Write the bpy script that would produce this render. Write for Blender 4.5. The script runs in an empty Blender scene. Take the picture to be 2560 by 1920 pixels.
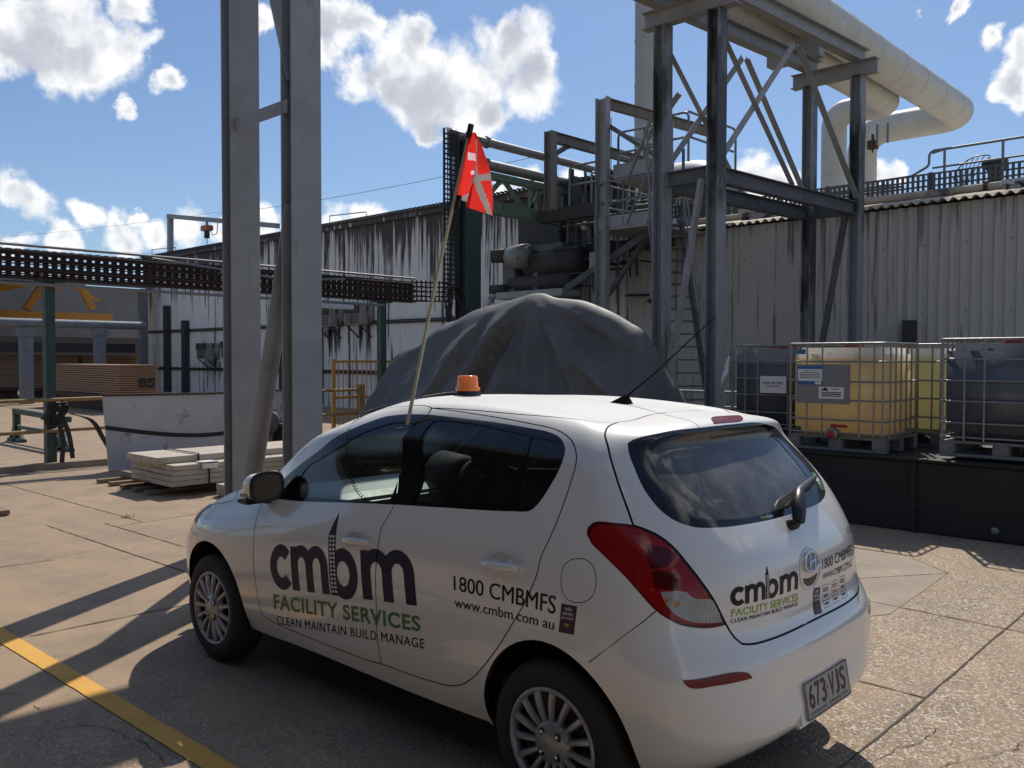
import bpy, bmesh, math, random
import numpy as np
from mathutils import Vector, Matrix
from mathutils.bvhtree import BVHTree
from mathutils.geometry import delaunay_2d_cdt

random.seed(7)
rng = np.random.default_rng(7)
scene = bpy.context.scene
C = scene.collection
PI = math.pi
R = math.radians

# ------------------------------------------------------------------ camera
# the world is laid out along the parked car: x towards its nose, y to its left side, z up
CAM = np.array([-2.045, 3.2137, 1.6974]); YAW, PITCH, ROLL, FPX = -0.8142, -0.0292, 0.0017, 2183.77
_f = np.array([math.cos(YAW)*math.cos(PITCH), math.sin(YAW)*math.cos(PITCH), math.sin(PITCH)])
_r = np.cross(_f, [0, 0, 1]); _r /= np.linalg.norm(_r); _u = np.cross(_r, _f)
_r, _u = math.cos(ROLL)*_r + math.sin(ROLL)*_u, -math.sin(ROLL)*_r + math.cos(ROLL)*_u
cd = bpy.data.cameras.new('camera'); cam = bpy.data.objects.new('camera', cd); C.objects.link(cam)
M3 = Matrix([list(_r), list(_u), list(-_f)]).transposed()
cam.matrix_world = Matrix.Translation(Vector(CAM)) @ M3.to_4x4()
cd.sensor_fit = 'HORIZONTAL'; cd.sensor_width = 36; cd.lens = 36*FPX/2560; cd.clip_start = .05; cd.clip_end = 5000
scene.camera = cam
def P(u, v, **kw):
    """a point of the place: sight line through a place in the 2212 x 1659 survey picture, met with a plane x=, y= or z="""
    (ax, val), = kw.items(); i = 'xyz'.index(ax); k = 2560/2212
    d = _f + _r*((u*k-1280)/FPX) - _u*((v*k-960)/FPX)
    return Vector(CAM + d*((val-CAM[i])/d[i]))

# ------------------------------------------------------------------ sun, sky, exposure
SUN_EL = 51.0
sd = np.array([.5*math.cos(R(SUN_EL)), -.866*math.cos(R(SUN_EL)), math.sin(R(SUN_EL))])
sl = bpy.data.lights.new('sun', 'SUN'); so = bpy.data.objects.new('sun', sl); C.objects.link(so)
so.rotation_euler = Vector(sd).to_track_quat('Z', 'Y').to_euler()
sl.energy = 4.2; sl.angle = R(.53); sl.color = (1, .94, .85)
scene.view_settings.view_transform = 'Standard'; scene.view_settings.look = 'None'
scene.view_settings.exposure = 0.0; scene.view_settings.gamma = 1
W = bpy.data.worlds.new('World'); scene.world = W; W.use_nodes = True

def make_sky():
    nt = W.node_tree; nt.nodes.clear(); N = nt.nodes.new; L = nt.links.new
    out = N('ShaderNodeOutputWorld'); bg = N('ShaderNodeBackground'); L(bg.outputs[0], out.inputs[0])
    sky = N('ShaderNodeTexSky'); sky.sky_type = 'NISHITA'; sky.sun_disc = False
    sky.sun_elevation = R(SUN_EL); sky.sun_rotation = math.atan2(sd[0], sd[1]); sky.altitude = 20
    sky.air_density = 1.0; sky.dust_density = .6; sky.ozone_density = 1.6
    tc = N('ShaderNodeTexCoord')
    def math_(op, a, b=None, c=None, clamp=False):
        n = N('ShaderNodeMath'); n.operation = op; n.use_clamp = clamp
        for i, x in enumerate((a, b, c)):
            if x is None: continue
            if isinstance(x, (int, float)): n.inputs[i].default_value = x
            else: L(x, n.inputs[i])
        return n.outputs[0]
    def noise(scale, detail, rough, vec, dist=0.0):
        n = N('ShaderNodeTexNoise'); n.inputs['Scale'].default_value = scale; n.inputs['Detail'].default_value = detail
        n.inputs['Roughness'].default_value = rough; n.inputs['Distortion'].default_value = dist; L(vec, n.inputs['Vector']); return n.outputs['Fac']
    D = tc.outputs['Generated']
    # cumulus clouds: clumps of round puffs in fixed directions of the sky
    k = 2560/2212
    puffs = [(60,60,95),(150,50,95),(240,95,80),(110,140,75),(190,150,55),(315,95,42),(20,130,70),(280,15,45),(370,182,34),(285,228,24),
      (740,55,62),(700,110,52),(790,45,42),(690,40,52),
      (870,135,92),(1000,200,112),(1100,110,98),(1145,190,74),(900,215,80),(760,170,62),(1175,140,46),(820,175,60),(890,75,50),(1090,60,50),(915,270,40),(1060,245,45),
      (60,430,55),(150,445,42),(225,462,34),(280,462,26),(10,410,45),
      (100,512,42),(250,515,48),(330,500,46),(420,490,56),(500,500,50),(570,488,46),(730,470,48),(785,462,44),(660,485,40),(20,525,40),
      (2205,165,50),(2175,195,38),(2225,110,48),(2160,85,30),(2215,215,38),
      (1640,395,55),(1700,400,45),(1900,372,36),(1945,380,30),(560,40,26),(1090,420,40),(1140,400,30),(1240,395,40),(1990,20,20),(2070,12,22)]
    def warp(vec, sc, amt, det):
        n = N('ShaderNodeTexNoise'); n.inputs['Scale'].default_value = sc; n.inputs['Detail'].default_value = det; n.inputs['Roughness'].default_value = .6; L(vec, n.inputs['Vector'])
        a = N('ShaderNodeVectorMath'); a.operation = 'SUBTRACT'; L(n.outputs['Color'], a.inputs[0]); a.inputs[1].default_value = (.5, .5, .5)
        b = N('ShaderNodeVectorMath'); b.operation = 'SCALE'; L(a.outputs[0], b.inputs[0]); b.inputs['Scale'].default_value = amt
        c = N('ShaderNodeVectorMath'); c.operation = 'ADD'; L(vec, c.inputs[0]); L(b.outputs[0], c.inputs[1]); return c.outputs[0]
    DW = warp(warp(D, 7, .06, 3), 30, .034, 6)
    field = None; thick = None
    for (u, v, r) in puffs:
        d = _f + _r*((u*k-1280)/FPX) - _u*((v*k-960)/FPX); nd = np.linalg.norm(d); d = d/nd; rr = r*.88*k/FPX/nd
        dn = N('ShaderNodeVectorMath'); dn.operation = 'DISTANCE'; L(DW, dn.inputs[0]); dn.inputs[1].default_value = d
        f = math_('MULTIPLY_ADD', dn.outputs['Value'], -1/rr, 1.25)     # 1.25 at the puff's centre, .25 on its rim
        f = math_('MAXIMUM', f, -1.2)
        th = math_('MAXIMUM', f, 0.0); thick = th if thick is None else math_('ADD', thick, th)
        field = f if field is None else math_('SMOOTH_MAX', field, f, .22)
    # clouds everywhere outside the surveyed part (behind the viewer and overhead)
    fd = N('ShaderNodeVectorMath'); fd.operation = 'DOT_PRODUCT'; L(D, fd.inputs[0]); fd.inputs[1].default_value = _f
    back = N('ShaderNodeMapRange'); L(fd.outputs['Value'], back.inputs[0]); back.inputs[1].default_value = .68; back.inputs[2].default_value = .45
    nb = noise(3.2, 3, .5, D)
    bfield = math_('MULTIPLY', math_('MULTIPLY_ADD', nb, 6.0, -2.15), back.outputs[0]); bfield = math_('ADD', bfield, -1.2)
    field = math_('MAXIMUM', field, bfield)
    n1 = noise(15, 9, .58, D, .2); n2 = noise(46, 7, .62, D)
    body = math_('ADD', field, math_('MULTIPLY_ADD', n1, 1.7, -.85)); body = math_('ADD', body, math_('MULTIPLY_ADD', n2, .7, -.35))
    alpha = N('ShaderNodeMapRange'); alpha.interpolation_type = 'SMOOTHSTEP'; L(body, alpha.inputs[0])
    alpha.inputs[1].default_value = .02; alpha.inputs[2].default_value = .62
    # thick parts are grey from below, thin rims glow white; puff noise compared towards the sun breaks both up
    off = N('ShaderNodeVectorMath'); off.operation = 'ADD'; L(D, off.inputs[0]); off.inputs[1].default_value = (_u*.020 + _r*.008)
    n3 = noise(15, 9, .58, off.outputs[0], .2)
    rel = math_('SUBTRACT', n3, n1)
    core = math_('MULTIPLY_ADD', thick, .40, -.20)
    core = math_('MULTIPLY_ADD', math_('ADD', n1, math_('MULTIPLY', n2, .5)), .55, math_('ADD', core, -.36))
    core = math_('MULTIPLY_ADD', rel, 1.1, core)
    cr = N('ShaderNodeValToRGB'); L(core, cr.inputs[0])
    e = cr.color_ramp.elements; e[0].position = .0; e[0].color = (1, 1, 1, 1); e[1].position = .85; e[1].color = (.42, .45, .52, 1)
    m = e.new(.15); m.color = (.93, .94, .96, 1); m2 = e.new(.40); m2.color = (.60, .63, .70, 1)
    cs = N('ShaderNodeVectorMath'); cs.operation = 'SCALE'; L(cr.outputs[0], cs.inputs[0]); cs.inputs['Scale'].default_value = CLOUD
    ss = N('ShaderNodeVectorMath'); ss.operation = 'MULTIPLY'; L(sky.outputs[0], ss.inputs[0]); ss.inputs[1].default_value = (SKY*.66, SKY*.80, SKY*.97)
    # pale band near the horizon
    sp = N('ShaderNodeSeparateXYZ'); L(D, sp.inputs[0])
    veil = math_('MULTIPLY', math_('POWER', math_('SUBTRACT', 1.0, math_('ABSOLUTE', sp.outputs['Z']), None, True), 8.0), .30)
    veil = math_('ADD', veil, math_('MULTIPLY', noise(5, 5, .6, D), .10))
    v1 = N('ShaderNodeMix'); v1.data_type = 'RGBA'; L(veil, v1.inputs['Factor']); L(ss.outputs[0], v1.inputs['A']); v1.inputs['B'].default_value = (.52*1, .66, .86, 1)
    mx = N('ShaderNodeMix'); mx.data_type = 'RGBA'; L(alpha.outputs[0], mx.inputs['Factor']); L(v1.outputs['Result'], mx.inputs['A']); L(cs.outputs[0], mx.inputs['B'])
    L(mx.outputs['Result'], bg.inputs['Color']); bg.inputs['Strength'].default_value = 1.0
SKY, CLOUD = .10, 1.05
make_sky()

# ------------------------------------------------------------------ helpers
def nodes(name):
    m = bpy.data.materials.new(name); m.use_nodes = True; nt = m.node_tree
    return m, nt, nt.nodes, nt.links, nt.nodes['Principled BSDF']
def mat(name, col, col2=None, scale=6, rough=.6, metal=0, bump=0, bscale=40, spots=None, detail=6, coat=0, spec=.5, stretch=None, rvar=.12):
    """plain procedural surface: two tones broken up by noise, optional spots (colour, scale, threshold) and bump"""
    m, nt, n, l, b = nodes(name)
    tc = n.new('ShaderNodeTexCoord'); vec = tc.outputs['Object']
    if stretch:
        mp = n.new('ShaderNodeMapping'); mp.inputs['Scale'].default_value = stretch; l.new(vec, mp.inputs[0]); vec = mp.outputs[0]
    col2 = col2 or tuple(c*.72 for c in col)
    nz = n.new('ShaderNodeTexNoise'); nz.inputs['Scale'].default_value = scale; nz.inputs['Detail'].default_value = detail; nz.inputs['Roughness'].default_value = .62; l.new(vec, nz.inputs[0])
    rp = n.new('ShaderNodeMapRange'); l.new(nz.outputs['Fac'], rp.inputs[0]); rp.inputs[1].default_value = .32; rp.inputs[2].default_value = .68
    mx = n.new('ShaderNodeMix'); mx.data_type = 'RGBA'; l.new(rp.outputs[0], mx.inputs['Factor']); mx.inputs['A'].default_value = (*col, 1); mx.inputs['B'].default_value = (*col2, 1)
    cur = mx.outputs['Result']
    for sp in (spots or []):
        c3, sc, th = sp[:3]; st = sp[3] if len(sp) > 3 else None
        v2 = tc.outputs['Object']
        if st:
            mp = n.new('ShaderNodeMapping'); mp.inputs['Scale'].default_value = st; l.new(v2, mp.inputs[0]); v2 = mp.outputs[0]
        z = n.new('ShaderNodeTexNoise'); z.inputs['Scale'].default_value = sc; z.inputs['Detail'].default_value = 5; z.inputs['Roughness'].default_value = .65; l.new(v2, z.inputs[0])
        r2 = n.new('ShaderNodeMapRange'); l.new(z.outputs['Fac'], r2.inputs[0]); r2.inputs[1].default_value = th; r2.inputs[2].default_value = th+.08
        m2 = n.new('ShaderNodeMix'); m2.data_type = 'RGBA'; l.new(r2.outputs[0], m2.inputs['Factor']); l.new(cur, m2.inputs['A']); m2.inputs['B'].default_value = (*c3, 1); cur = m2.outputs['Result']
    l.new(cur, b.inputs['Base Color']); b.inputs['Metallic'].default_value = metal
    rr = n.new('ShaderNodeMapRange'); l.new(nz.outputs['Fac'], rr.inputs[0]); rr.inputs[3].default_value = max(.02, rough-rvar); rr.inputs[4].default_value = min(1, rough+rvar); l.new(rr.outputs[0], b.inputs['Roughness'])
    b.inputs['Coat Weight'].default_value = coat; b.inputs['Specular IOR Level'].default_value = spec
    if bump:
        nb = n.new('ShaderNodeTexNoise'); nb.inputs['Scale'].default_value = bscale; nb.inputs['Detail'].default_value = 5; l.new(tc.outputs['Object'], nb.inputs[0])
        bp = n.new('ShaderNodeBump'); bp.inputs['Strength'].default_value = bump; bp.inputs['Distance'].default_value = .01; l.new(nb.outputs['Fac'], bp.inputs['Height']); l.new(bp.outputs[0], b.inputs['Normal'])
    return m
def glass(name, tint, refl=1.0, rough=.0, dust=0.0):
    m, nt, n, l, b = nodes(name); out = n['Material Output']; n.remove(b)
    t = n.new('ShaderNodeBsdfTransparent'); t.inputs[0].default_value = (*tint, 1)
    g = n.new('ShaderNodeBsdfGlossy'); g.inputs['Roughness'].default_value = rough; g.inputs[0].default_value = (refl, refl, refl, 1)
    fr = n.new('ShaderNodeFresnel'); fr.inputs[0].default_value = 1.6
    mx = n.new('ShaderNodeMixShader'); l.new(fr.outputs[0], mx.inputs[0]); l.new(t.outputs[0], mx.inputs[1]); l.new(g.outputs[0], mx.inputs[2]); cur = mx.outputs[0]
    if dust:
        tc = n.new('ShaderNodeTexCoord'); nz = n.new('ShaderNodeTexNoise'); nz.inputs['Scale'].default_value = 9; nz.inputs['Detail'].default_value = 8; nz.inputs['Roughness'].default_value = .7; l.new(tc.outputs['Object'], nz.inputs[0])
        r2 = n.new('ShaderNodeMapRange'); l.new(nz.outputs['Fac'], r2.inputs[0]); r2.inputs[1].default_value = .3; r2.inputs[2].default_value = .75; r2.inputs[3].default_value = dust*.4; r2.inputs[4].default_value = dust*1.6
        df = n.new('ShaderNodeBsdfDiffuse'); df.inputs[0].default_value = (.45, .43, .40, 1)
        m2 = n.new('ShaderNodeMixShader'); l.new(r2.outputs[0], m2.inputs[0]); l.new(cur, m2.inputs[1]); l.new(df.outputs[0], m2.inputs[2]); cur = m2.outputs[0]
    l.new(cur, out.inputs[0]); return m

def link(name, verts, faces, m, parent=None, smooth=False, mats=None, fmat=None):
    me = bpy.data.meshes.new(name); me.from_pydata([tuple(v) for v in verts], [], [tuple(f) for f in faces]); me.update()
    for x in (mats or [m]): me.materials.append(x)
    if fmat is not None: me.polygons.foreach_set('material_index', fmat)
    if smooth: me.polygons.foreach_set('use_smooth', [True]*len(me.polygons))
    o = bpy.data.objects.new(name, me); C.objects.link(o)
    if parent is not None: attach(o, parent)
    return o
def world_of(o):
    m = Matrix.Translation(o.location) @ o.rotation_euler.to_matrix().to_4x4()
    return (world_of(o.parent) @ o.matrix_parent_inverse @ m) if o.parent else m
def attach(o, parent):
    o.parent = parent; o.matrix_parent_inverse = world_of(parent).inverted()
def tag(o, label=None, cat=None, group=None, kind=None):
    for k_, v_ in (('label', label), ('category', cat), ('group', group), ('kind', kind)):
        if v_: o[k_] = v_
    return o
def thing(name, label, cat, loc=(0, 0, 0), group=None):
    o = bpy.data.objects.new(name, None); C.objects.link(o); o.location = loc; o.empty_display_size = .1
    return tag(o, label, cat, group)
def copy_tree(o, parent=None):
    c = o.copy(); C.objects.link(c)
    if parent is not None: c.parent = parent
    for ch in list(o.children): copy_tree(ch, c)
    return c
def basis(d, up=(0, 0, 1)):
    d = Vector(d).normalized(); up = Vector(up)
    if abs(d.dot(up)) > .995: up = Vector((1, 0, 0))
    s = d.cross(up).normalized(); return d, s, s.cross(d).normalized()
class MB:
    """collects plain shapes; build() links them as ONE mesh object"""
    def __init__(s): s.v, s.f, s.sm = [], [], []
    def add(s, vs, fs, smooth=False):
        o = len(s.v); s.v += [tuple(x) for x in vs]; s.f += [tuple(o+i for i in f) for f in fs]; s.sm += [smooth]*len(fs); return s
    def box(s, a, b):
        (x0, y0, z0), (x1, y1, z1) = [min(p) for p in zip(a, b)], [max(p) for p in zip(a, b)]
        return s.add([(x0,y0,z0),(x1,y0,z0),(x1,y1,z0),(x0,y1,z0),(x0,y0,z1),(x1,y0,z1),(x1,y1,z1),(x0,y1,z1)], [(3,2,1,0),(4,5,6,7),(0,1,5,4),(1,2,6,5),(2,3,7,6),(3,0,4,7)])
    def beam(s, p, q, w, h, up=(0, 0, 1)):
        p, q = Vector(p), Vector(q); d, sx, uz = basis(q-p, up); vs = []
        for c in (p, q):
            for a, b in ((-1,-1),(1,-1),(1,1),(-1,1)): vs.append(c + sx*(a*w/2) + uz*(b*h/2))
        return s.add(vs, [(0,1,2,3),(7,6,5,4),(0,4,5,1),(1,5,6,2),(2,6,7,3),(3,7,4,0)])
    def prof(s, p, q, outline, up=(0, 0, 1)):
        """sweep a closed 2-D outline (side, up) from p to q"""
        p, q = Vector(p), Vector(q); d, sx, uz = basis(q-p, up); n = len(outline)
        vs = [c + sx*a + uz*b for c in (p, q) for a, b in outline]
        return s.add(vs, [tuple(range(n)), tuple(range(2*n-1, n-1, -1))] + [(i, n+i, n+(i+1) % n, (i+1) % n) for i in range(n)])
    def ibeam(s, p, q, w=.25, h=.25, tf=.016, tw=.012, up=(0, 0, 1)):
        a, b, t = w/2, h/2, tw/2
        return s.prof(p, q, [(-a,-b),(a,-b),(a,-b+tf),(t,-b+tf),(t,b-tf),(a,b-tf),(a,b),(-a,b),(-a,b-tf),(-t,b-tf),(-t,-b+tf),(-a,-b+tf)], up)
    def angle(s, p, q, w=.07, t=.008, up=(0, 0, 1)):
        return s.prof(p, q, [(0,0),(w,0),(w,t),(t,t),(t,w),(0,w)], up)
    def chan(s, p, q, w=.08, h=.2, t=.01, up=(0, 0, 1)):
        return s.prof(p, q, [(0,-h/2),(w,-h/2),(w,-h/2+t),(t,-h/2+t),(t,h/2-t),(w,h/2-t),(w,h/2),(0,h/2)], up)
    def tube(s, path, r, n=10, caps=True, rad=None):
        path = [Vector(p) for p in path]; m = len(path); vs, fs = [], []; prev = None
        for i, p in enumerate(path):
            d = (path[min(i+1, m-1)]-path[max(i-1, 0)]).normalized()
            if prev is None: _, sx, uz = basis(d)
            else:
                sx = prev - d*prev.dot(d); sx.normalize(); uz = sx.cross(d).normalized()
            prev = sx; rr = rad[i] if rad else r
            vs += [p + sx*(rr*math.cos(2*PI*k/n)) + uz*(rr*math.sin(2*PI*k/n)) for k in range(n)]
        for i in range(m-1):
            fs += [(i*n+k, i*n+(k+1) % n, (i+1)*n+(k+1) % n, (i+1)*n+k) for k in range(n)]
        s.add(vs, fs, True)
        if caps: s.add(vs[:n], [tuple(range(n))[::-1]]); s.add(vs[-n:], [tuple(range(n))])
        return s
    def lathe(s, c, axis, prof, n=32, smooth=True, closed=False):
        """prof: (distance along axis, radius)"""
        d, sx, uz = basis(axis); c = Vector(c); vs = []
        for a, r in prof: vs += [c + d*a + sx*(r*math.cos(2*PI*k/n)) + uz*(r*math.sin(2*PI*k/n)) for k in range(n)]
        m = len(prof); fs = [(i*n+k, i*n+(k+1) % n, (i+1)*n+(k+1) % n, (i+1)*n+k) for i in range(m-1) for k in range(n)]
        return s.add(vs, fs, smooth)
    def disc(s, c, axis, r, n=24):
        d, sx, uz = basis(axis); c = Vector(c)
        return s.add([c + sx*(r*math.cos(2*PI*k/n)) + uz*(r*math.sin(2*PI*k/n)) for k in range(n)], [tuple(range(n))])
    def build(s, name, m, parent=None, bevel=0):
        me = bpy.data.meshes.new(name); me.from_pydata(s.v, [], s.f); me.update(); me.materials.append(m)
        me.polygons.foreach_set('use_smooth', s.sm)
        bm = bmesh.new(); bm.from_mesh(me); bmesh.ops.recalc_face_normals(bm, faces=bm.faces)
        if bevel: 
            es = [e for e in bm.edges if len(e.link_faces) == 2 and e.calc_face_angle(0) > .6]
            bmesh.ops.bevel(bm, geom=es, offset=bevel, segments=2, affect='EDGES', clamp_overlap=True)
        bm.to_mesh(me); bm.free()
        o = bpy.data.objects.new(name, me); C.objects.link(o)
        if parent is not None: attach(o, parent)
        return o
def arc_path(pts, rad, n=8):
    """polyline with its corners rounded to radius rad"""
    pts = [Vector(p) for p in pts]; out = [pts[0]]
    for a, b, c in zip(pts[:-2], pts[1:-1], pts[2:]):
        d1, d2 = (a-b), (c-b)
        if d1.length < 1e-6 or d2.length < 1e-6: continue
        d1.normalize(); d2.normalize(); ang = d1.angle(d2)
        if ang > PI-.03 or ang < .03: out.append(b); continue
        d1, d2 = d1, d2; t = min(rad/math.tan(ang/2), .49*min((a-b).length, (c-b).length)); 
        p, q = b+d1*t, b+d2*t; bis = (d1+d2).normalized(); rr = t*math.tan(ang/2); cen = b + bis*(rr/math.sin(ang/2))
        v0, v1 = p-cen, q-cen; tot = v0.angle(v1)
        for i in range(n+1):
            f = i/n; out.append(cen + (v0*math.sin((1-f)*tot) + v1*math.sin(f*tot))/math.sin(tot))
    out.append(pts[-1]); return out
def text_mesh(body, bold=0.0, space=1.0):
    """flat letters as (verts 2-D, faces), fitted to the unit box"""
    cu = bpy.data.curves.new('t', 'FONT'); cu.body = body; cu.offset = bold; cu.space_character = space; cu.resolution_u = 5
    o = bpy.data.objects.new('t', cu); C.objects.link(o); bpy.context.view_layer.update()
    me = bpy.data.meshes.new_from_object(o.evaluated_get(bpy.context.evaluated_depsgraph_get()))
    bm = bmesh.new(); bm.from_mesh(me); bmesh.ops.triangulate(bm, faces=bm.faces)
    vs = np.array([v.co[:2] for v in bm.verts]); fs = [tuple(v.index for v in f.verts) for f in bm.faces]
    bm.free(); bpy.data.objects.remove(o); bpy.data.curves.remove(cu); bpy.data.meshes.remove(me)
    lo, hi = vs.min(0), vs.max(0); return (vs-lo)/(hi-lo), fs


# control rings of the body sheet and panel outlines on it (u, v)
CTRL=[-0.5701,0,0.3001,-0.5608,0.3006,0.2948,-0.5089,0.5502,0.2804,-0.4096,0.6995,0.2695,-0.2806,0.7794,0.2604,0.0499,0.7907,0.2599,0.6,0.7999,0.26,1.2,0.8,0.26,1.75,0.8,0.26,2.1999,0.79,0.2502,2.6001,0.7704,0.2497,2.9504,0.6998,0.2102,3.1192,0.5592,0.2001,3.2198,0.3209,0.1998,3.2405,0,0.2001,-0.6583,0,0.3753,-0.6479,0.3002,0.3742,-0.5853,0.5611,0.3608,-0.4684,0.7429,0.3596,-0.3012,0.8209,0.36,0.0501,0.8382,0.36,0.6,0.8299,0.36,1.2,0.828,0.36,1.75,0.83,0.36,2.2,0.838,0.36,2.6001,0.8302,0.36,2.9703,0.7399,0.36,3.1494,0.5794,0.36,3.2498,0.3306,0.36,3.2705,0,0.36,-0.6518,0,0.5,-0.643,0.3003,0.5,-0.6042,0.5708,0.5,-0.489,0.7632,0.5,-0.3109,0.8458,0.5001,0.0501,0.8582,0.5001,0.6,0.845,0.5001,1.2,0.842,0.5,1.75,0.8449,0.5,2.1999,0.858,0.5001,2.6001,0.8522,0.5,2.9502,0.7649,0.5,3.1395,0.5996,0.5,3.25,0.3405,0.5,3.2803,0,0.5,-0.65,0,0.6449,-0.6407,0.3003,0.6452,-0.5945,0.5707,0.6498,-0.479,0.7636,0.6501,-0.3114,0.85,0.6497,0.05,0.8621,0.6498,0.6,0.8518,0.6498,1.2,0.85,0.6498,1.7502,0.8523,0.6499,2.1996,0.863,0.65,2.6002,0.8522,0.6499,2.9403,0.7648,0.63,3.1191,0.5995,0.6202,3.2206,0.3406,0.6198,3.2599,0,0.62,-0.6,0,0.7399,-0.5926,0.3003,0.74,-0.5496,0.5604,0.7506,-0.454,0.7345,0.7693,-0.3102,0.833,0.7807,0.0499,0.8508,0.7904,0.6001,0.8483,0.7807,1.2,0.8484,0.7809,1.7493,0.8481,0.7808,2.2001,0.8487,0.7705,2.6001,0.8302,0.7599,2.891,0.7402,0.7351,3.0476,0.5988,0.72,3.132,0.3411,0.7101,3.1794,0,0.7099,-0.59,0,0.9201,-0.581,0.3006,0.9197,-0.5335,0.5498,0.9205,-0.4303,0.7101,0.9299,-0.291,0.8039,0.939,0.0499,0.8284,0.9393,0.6,0.8311,0.9386,1.1997,0.8282,0.9273,1.7484,0.8178,0.9069,2.2034,0.7887,0.8887,2.5505,0.7358,0.86,2.8007,0.6594,0.8399,2.9376,0.529,0.8303,3.0114,0.3213,0.8278,3.0399,0,0.828,-0.562,0,1.0001,-0.5531,0.3007,0.9996,-0.5083,0.5348,1.0006,-0.4102,0.688,1.01,-0.275,0.7793,1.02,0.05,0.8066,1.0205,0.5999,0.8105,1.0109,1.1999,0.8075,0.9871,1.7548,0.7921,0.9628,2.1949,0.7473,0.946,2.4815,0.6616,0.9395,2.6389,0.5679,0.9282,2.7177,0.4497,0.9224,2.7624,0.2614,0.9219,2.7796,0,0.9248,-0.5049,0,1.1,-0.4946,0.3109,1.0999,-0.4507,0.5346,1.0995,-0.3682,0.6622,1.1014,-0.2452,0.7469,1.1089,0.05,0.7754,1.1102,0.6,0.7796,1.1,1.2011,0.7739,1.0802,1.7766,0.7521,1.06,2.1025,0.7048,1.0389,2.2393,0.6281,1.0163,2.3196,0.5312,1.0047,2.3696,0.4195,1,2.4113,0.2306,1.0003,2.4294,0,1.0046,-0.3998,0,1.23,-0.3897,0.3009,1.23,-0.3514,0.5082,1.23,-0.2858,0.6219,1.2301,-0.1811,0.6984,1.2304,0.0486,0.7263,1.2304,0.6015,0.7322,1.2302,1.1988,0.7277,1.2348,1.6616,0.7112,1.2498,1.859,0.6676,1.2279,1.9495,0.5997,1.2126,2.0202,0.5019,1.2048,2.0707,0.3894,1.204,2.1199,0.2101,1.2058,2.1398,0,1.2095,-0.2748,0,1.3749,-0.2664,0.2706,1.3726,-0.2381,0.4618,1.3671,-0.1881,0.5748,1.3587,-0.1103,0.6423,1.3521,0.0499,0.6724,1.3541,0.5967,0.6801,1.3701,1.0998,0.6754,1.3798,1.4515,0.6573,1.3704,1.5698,0.6177,1.3646,1.646,0.5577,1.3595,1.7014,0.4728,1.3559,1.7425,0.3701,1.3555,1.7892,0.1997,1.359,1.8097,0,1.3603,-0.2781,0,1.4272,-0.2706,0.2619,1.424,-0.2348,0.4304,1.4165,-0.1677,0.5306,1.4104,-0.0672,0.5886,1.4129,0.0795,0.6102,1.4284,0.5526,0.6171,1.4547,0.9507,0.6117,1.4621,1.2008,0.5917,1.4549,1.3008,0.5588,1.4518,1.377,0.5066,1.4506,1.4402,0.4227,1.452,1.4812,0.3299,1.4547,1.521,0.1801,1.4581,1.539,0,1.4599,-0.1014,0,1.4646,-0.0917,0.1822,1.462,-0.0629,0.2911,1.4564,-0.016,0.3666,1.4504,0.0581,0.4174,1.4492,0.1786,0.4435,1.4596,0.5493,0.4498,1.4884,0.851,0.4423,1.497,0.9903,0.4251,1.4966,1.0586,0.3972,1.496,1.1085,0.3586,1.4957,1.151,0.3025,1.496,1.1806,0.2393,1.4968,1.2096,0.1306,1.4981,1.2204,0,1.4988,0.1,0,1.483,0.11,0,1.483,0.125,0,1.484,0.15,0,1.486,0.19,0,1.489,0.26,0,1.493,0.54,0,1.507,0.74,0,1.514,0.82,0,1.515,0.87,0,1.515,0.89,0,1.515,0.91,0,1.515,0.92,0,1.515,0.93,0,1.515,0.935,0,1.515]
TS=np.array([-5.5312,-5.2867,-5.1033,-4.8712,-4.5775,-4.2838,-4.0517,-3.8683,-3.6238,-3.3202,-2.9226,-2.3806,-1.7808,-1.2303,-0.9046,-0.7375,-0.551,-0.3021,0,0.3021,0.551,0.7375,0.9046,1.2303,1.7808,2.3806,2.9226,3.3202,3.6238,3.8683,4.0517,4.2838,4.5775,4.8712,5.1033,5.2867,5.5312])
TR=np.array([0,0.1113,0.2489,0.3976,0.5207,0.6851,0.7662,0.8709,1.0252,1.1943,1.2848,1.4865,1.8646,2.2427,2.4444,2.5349])
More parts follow.
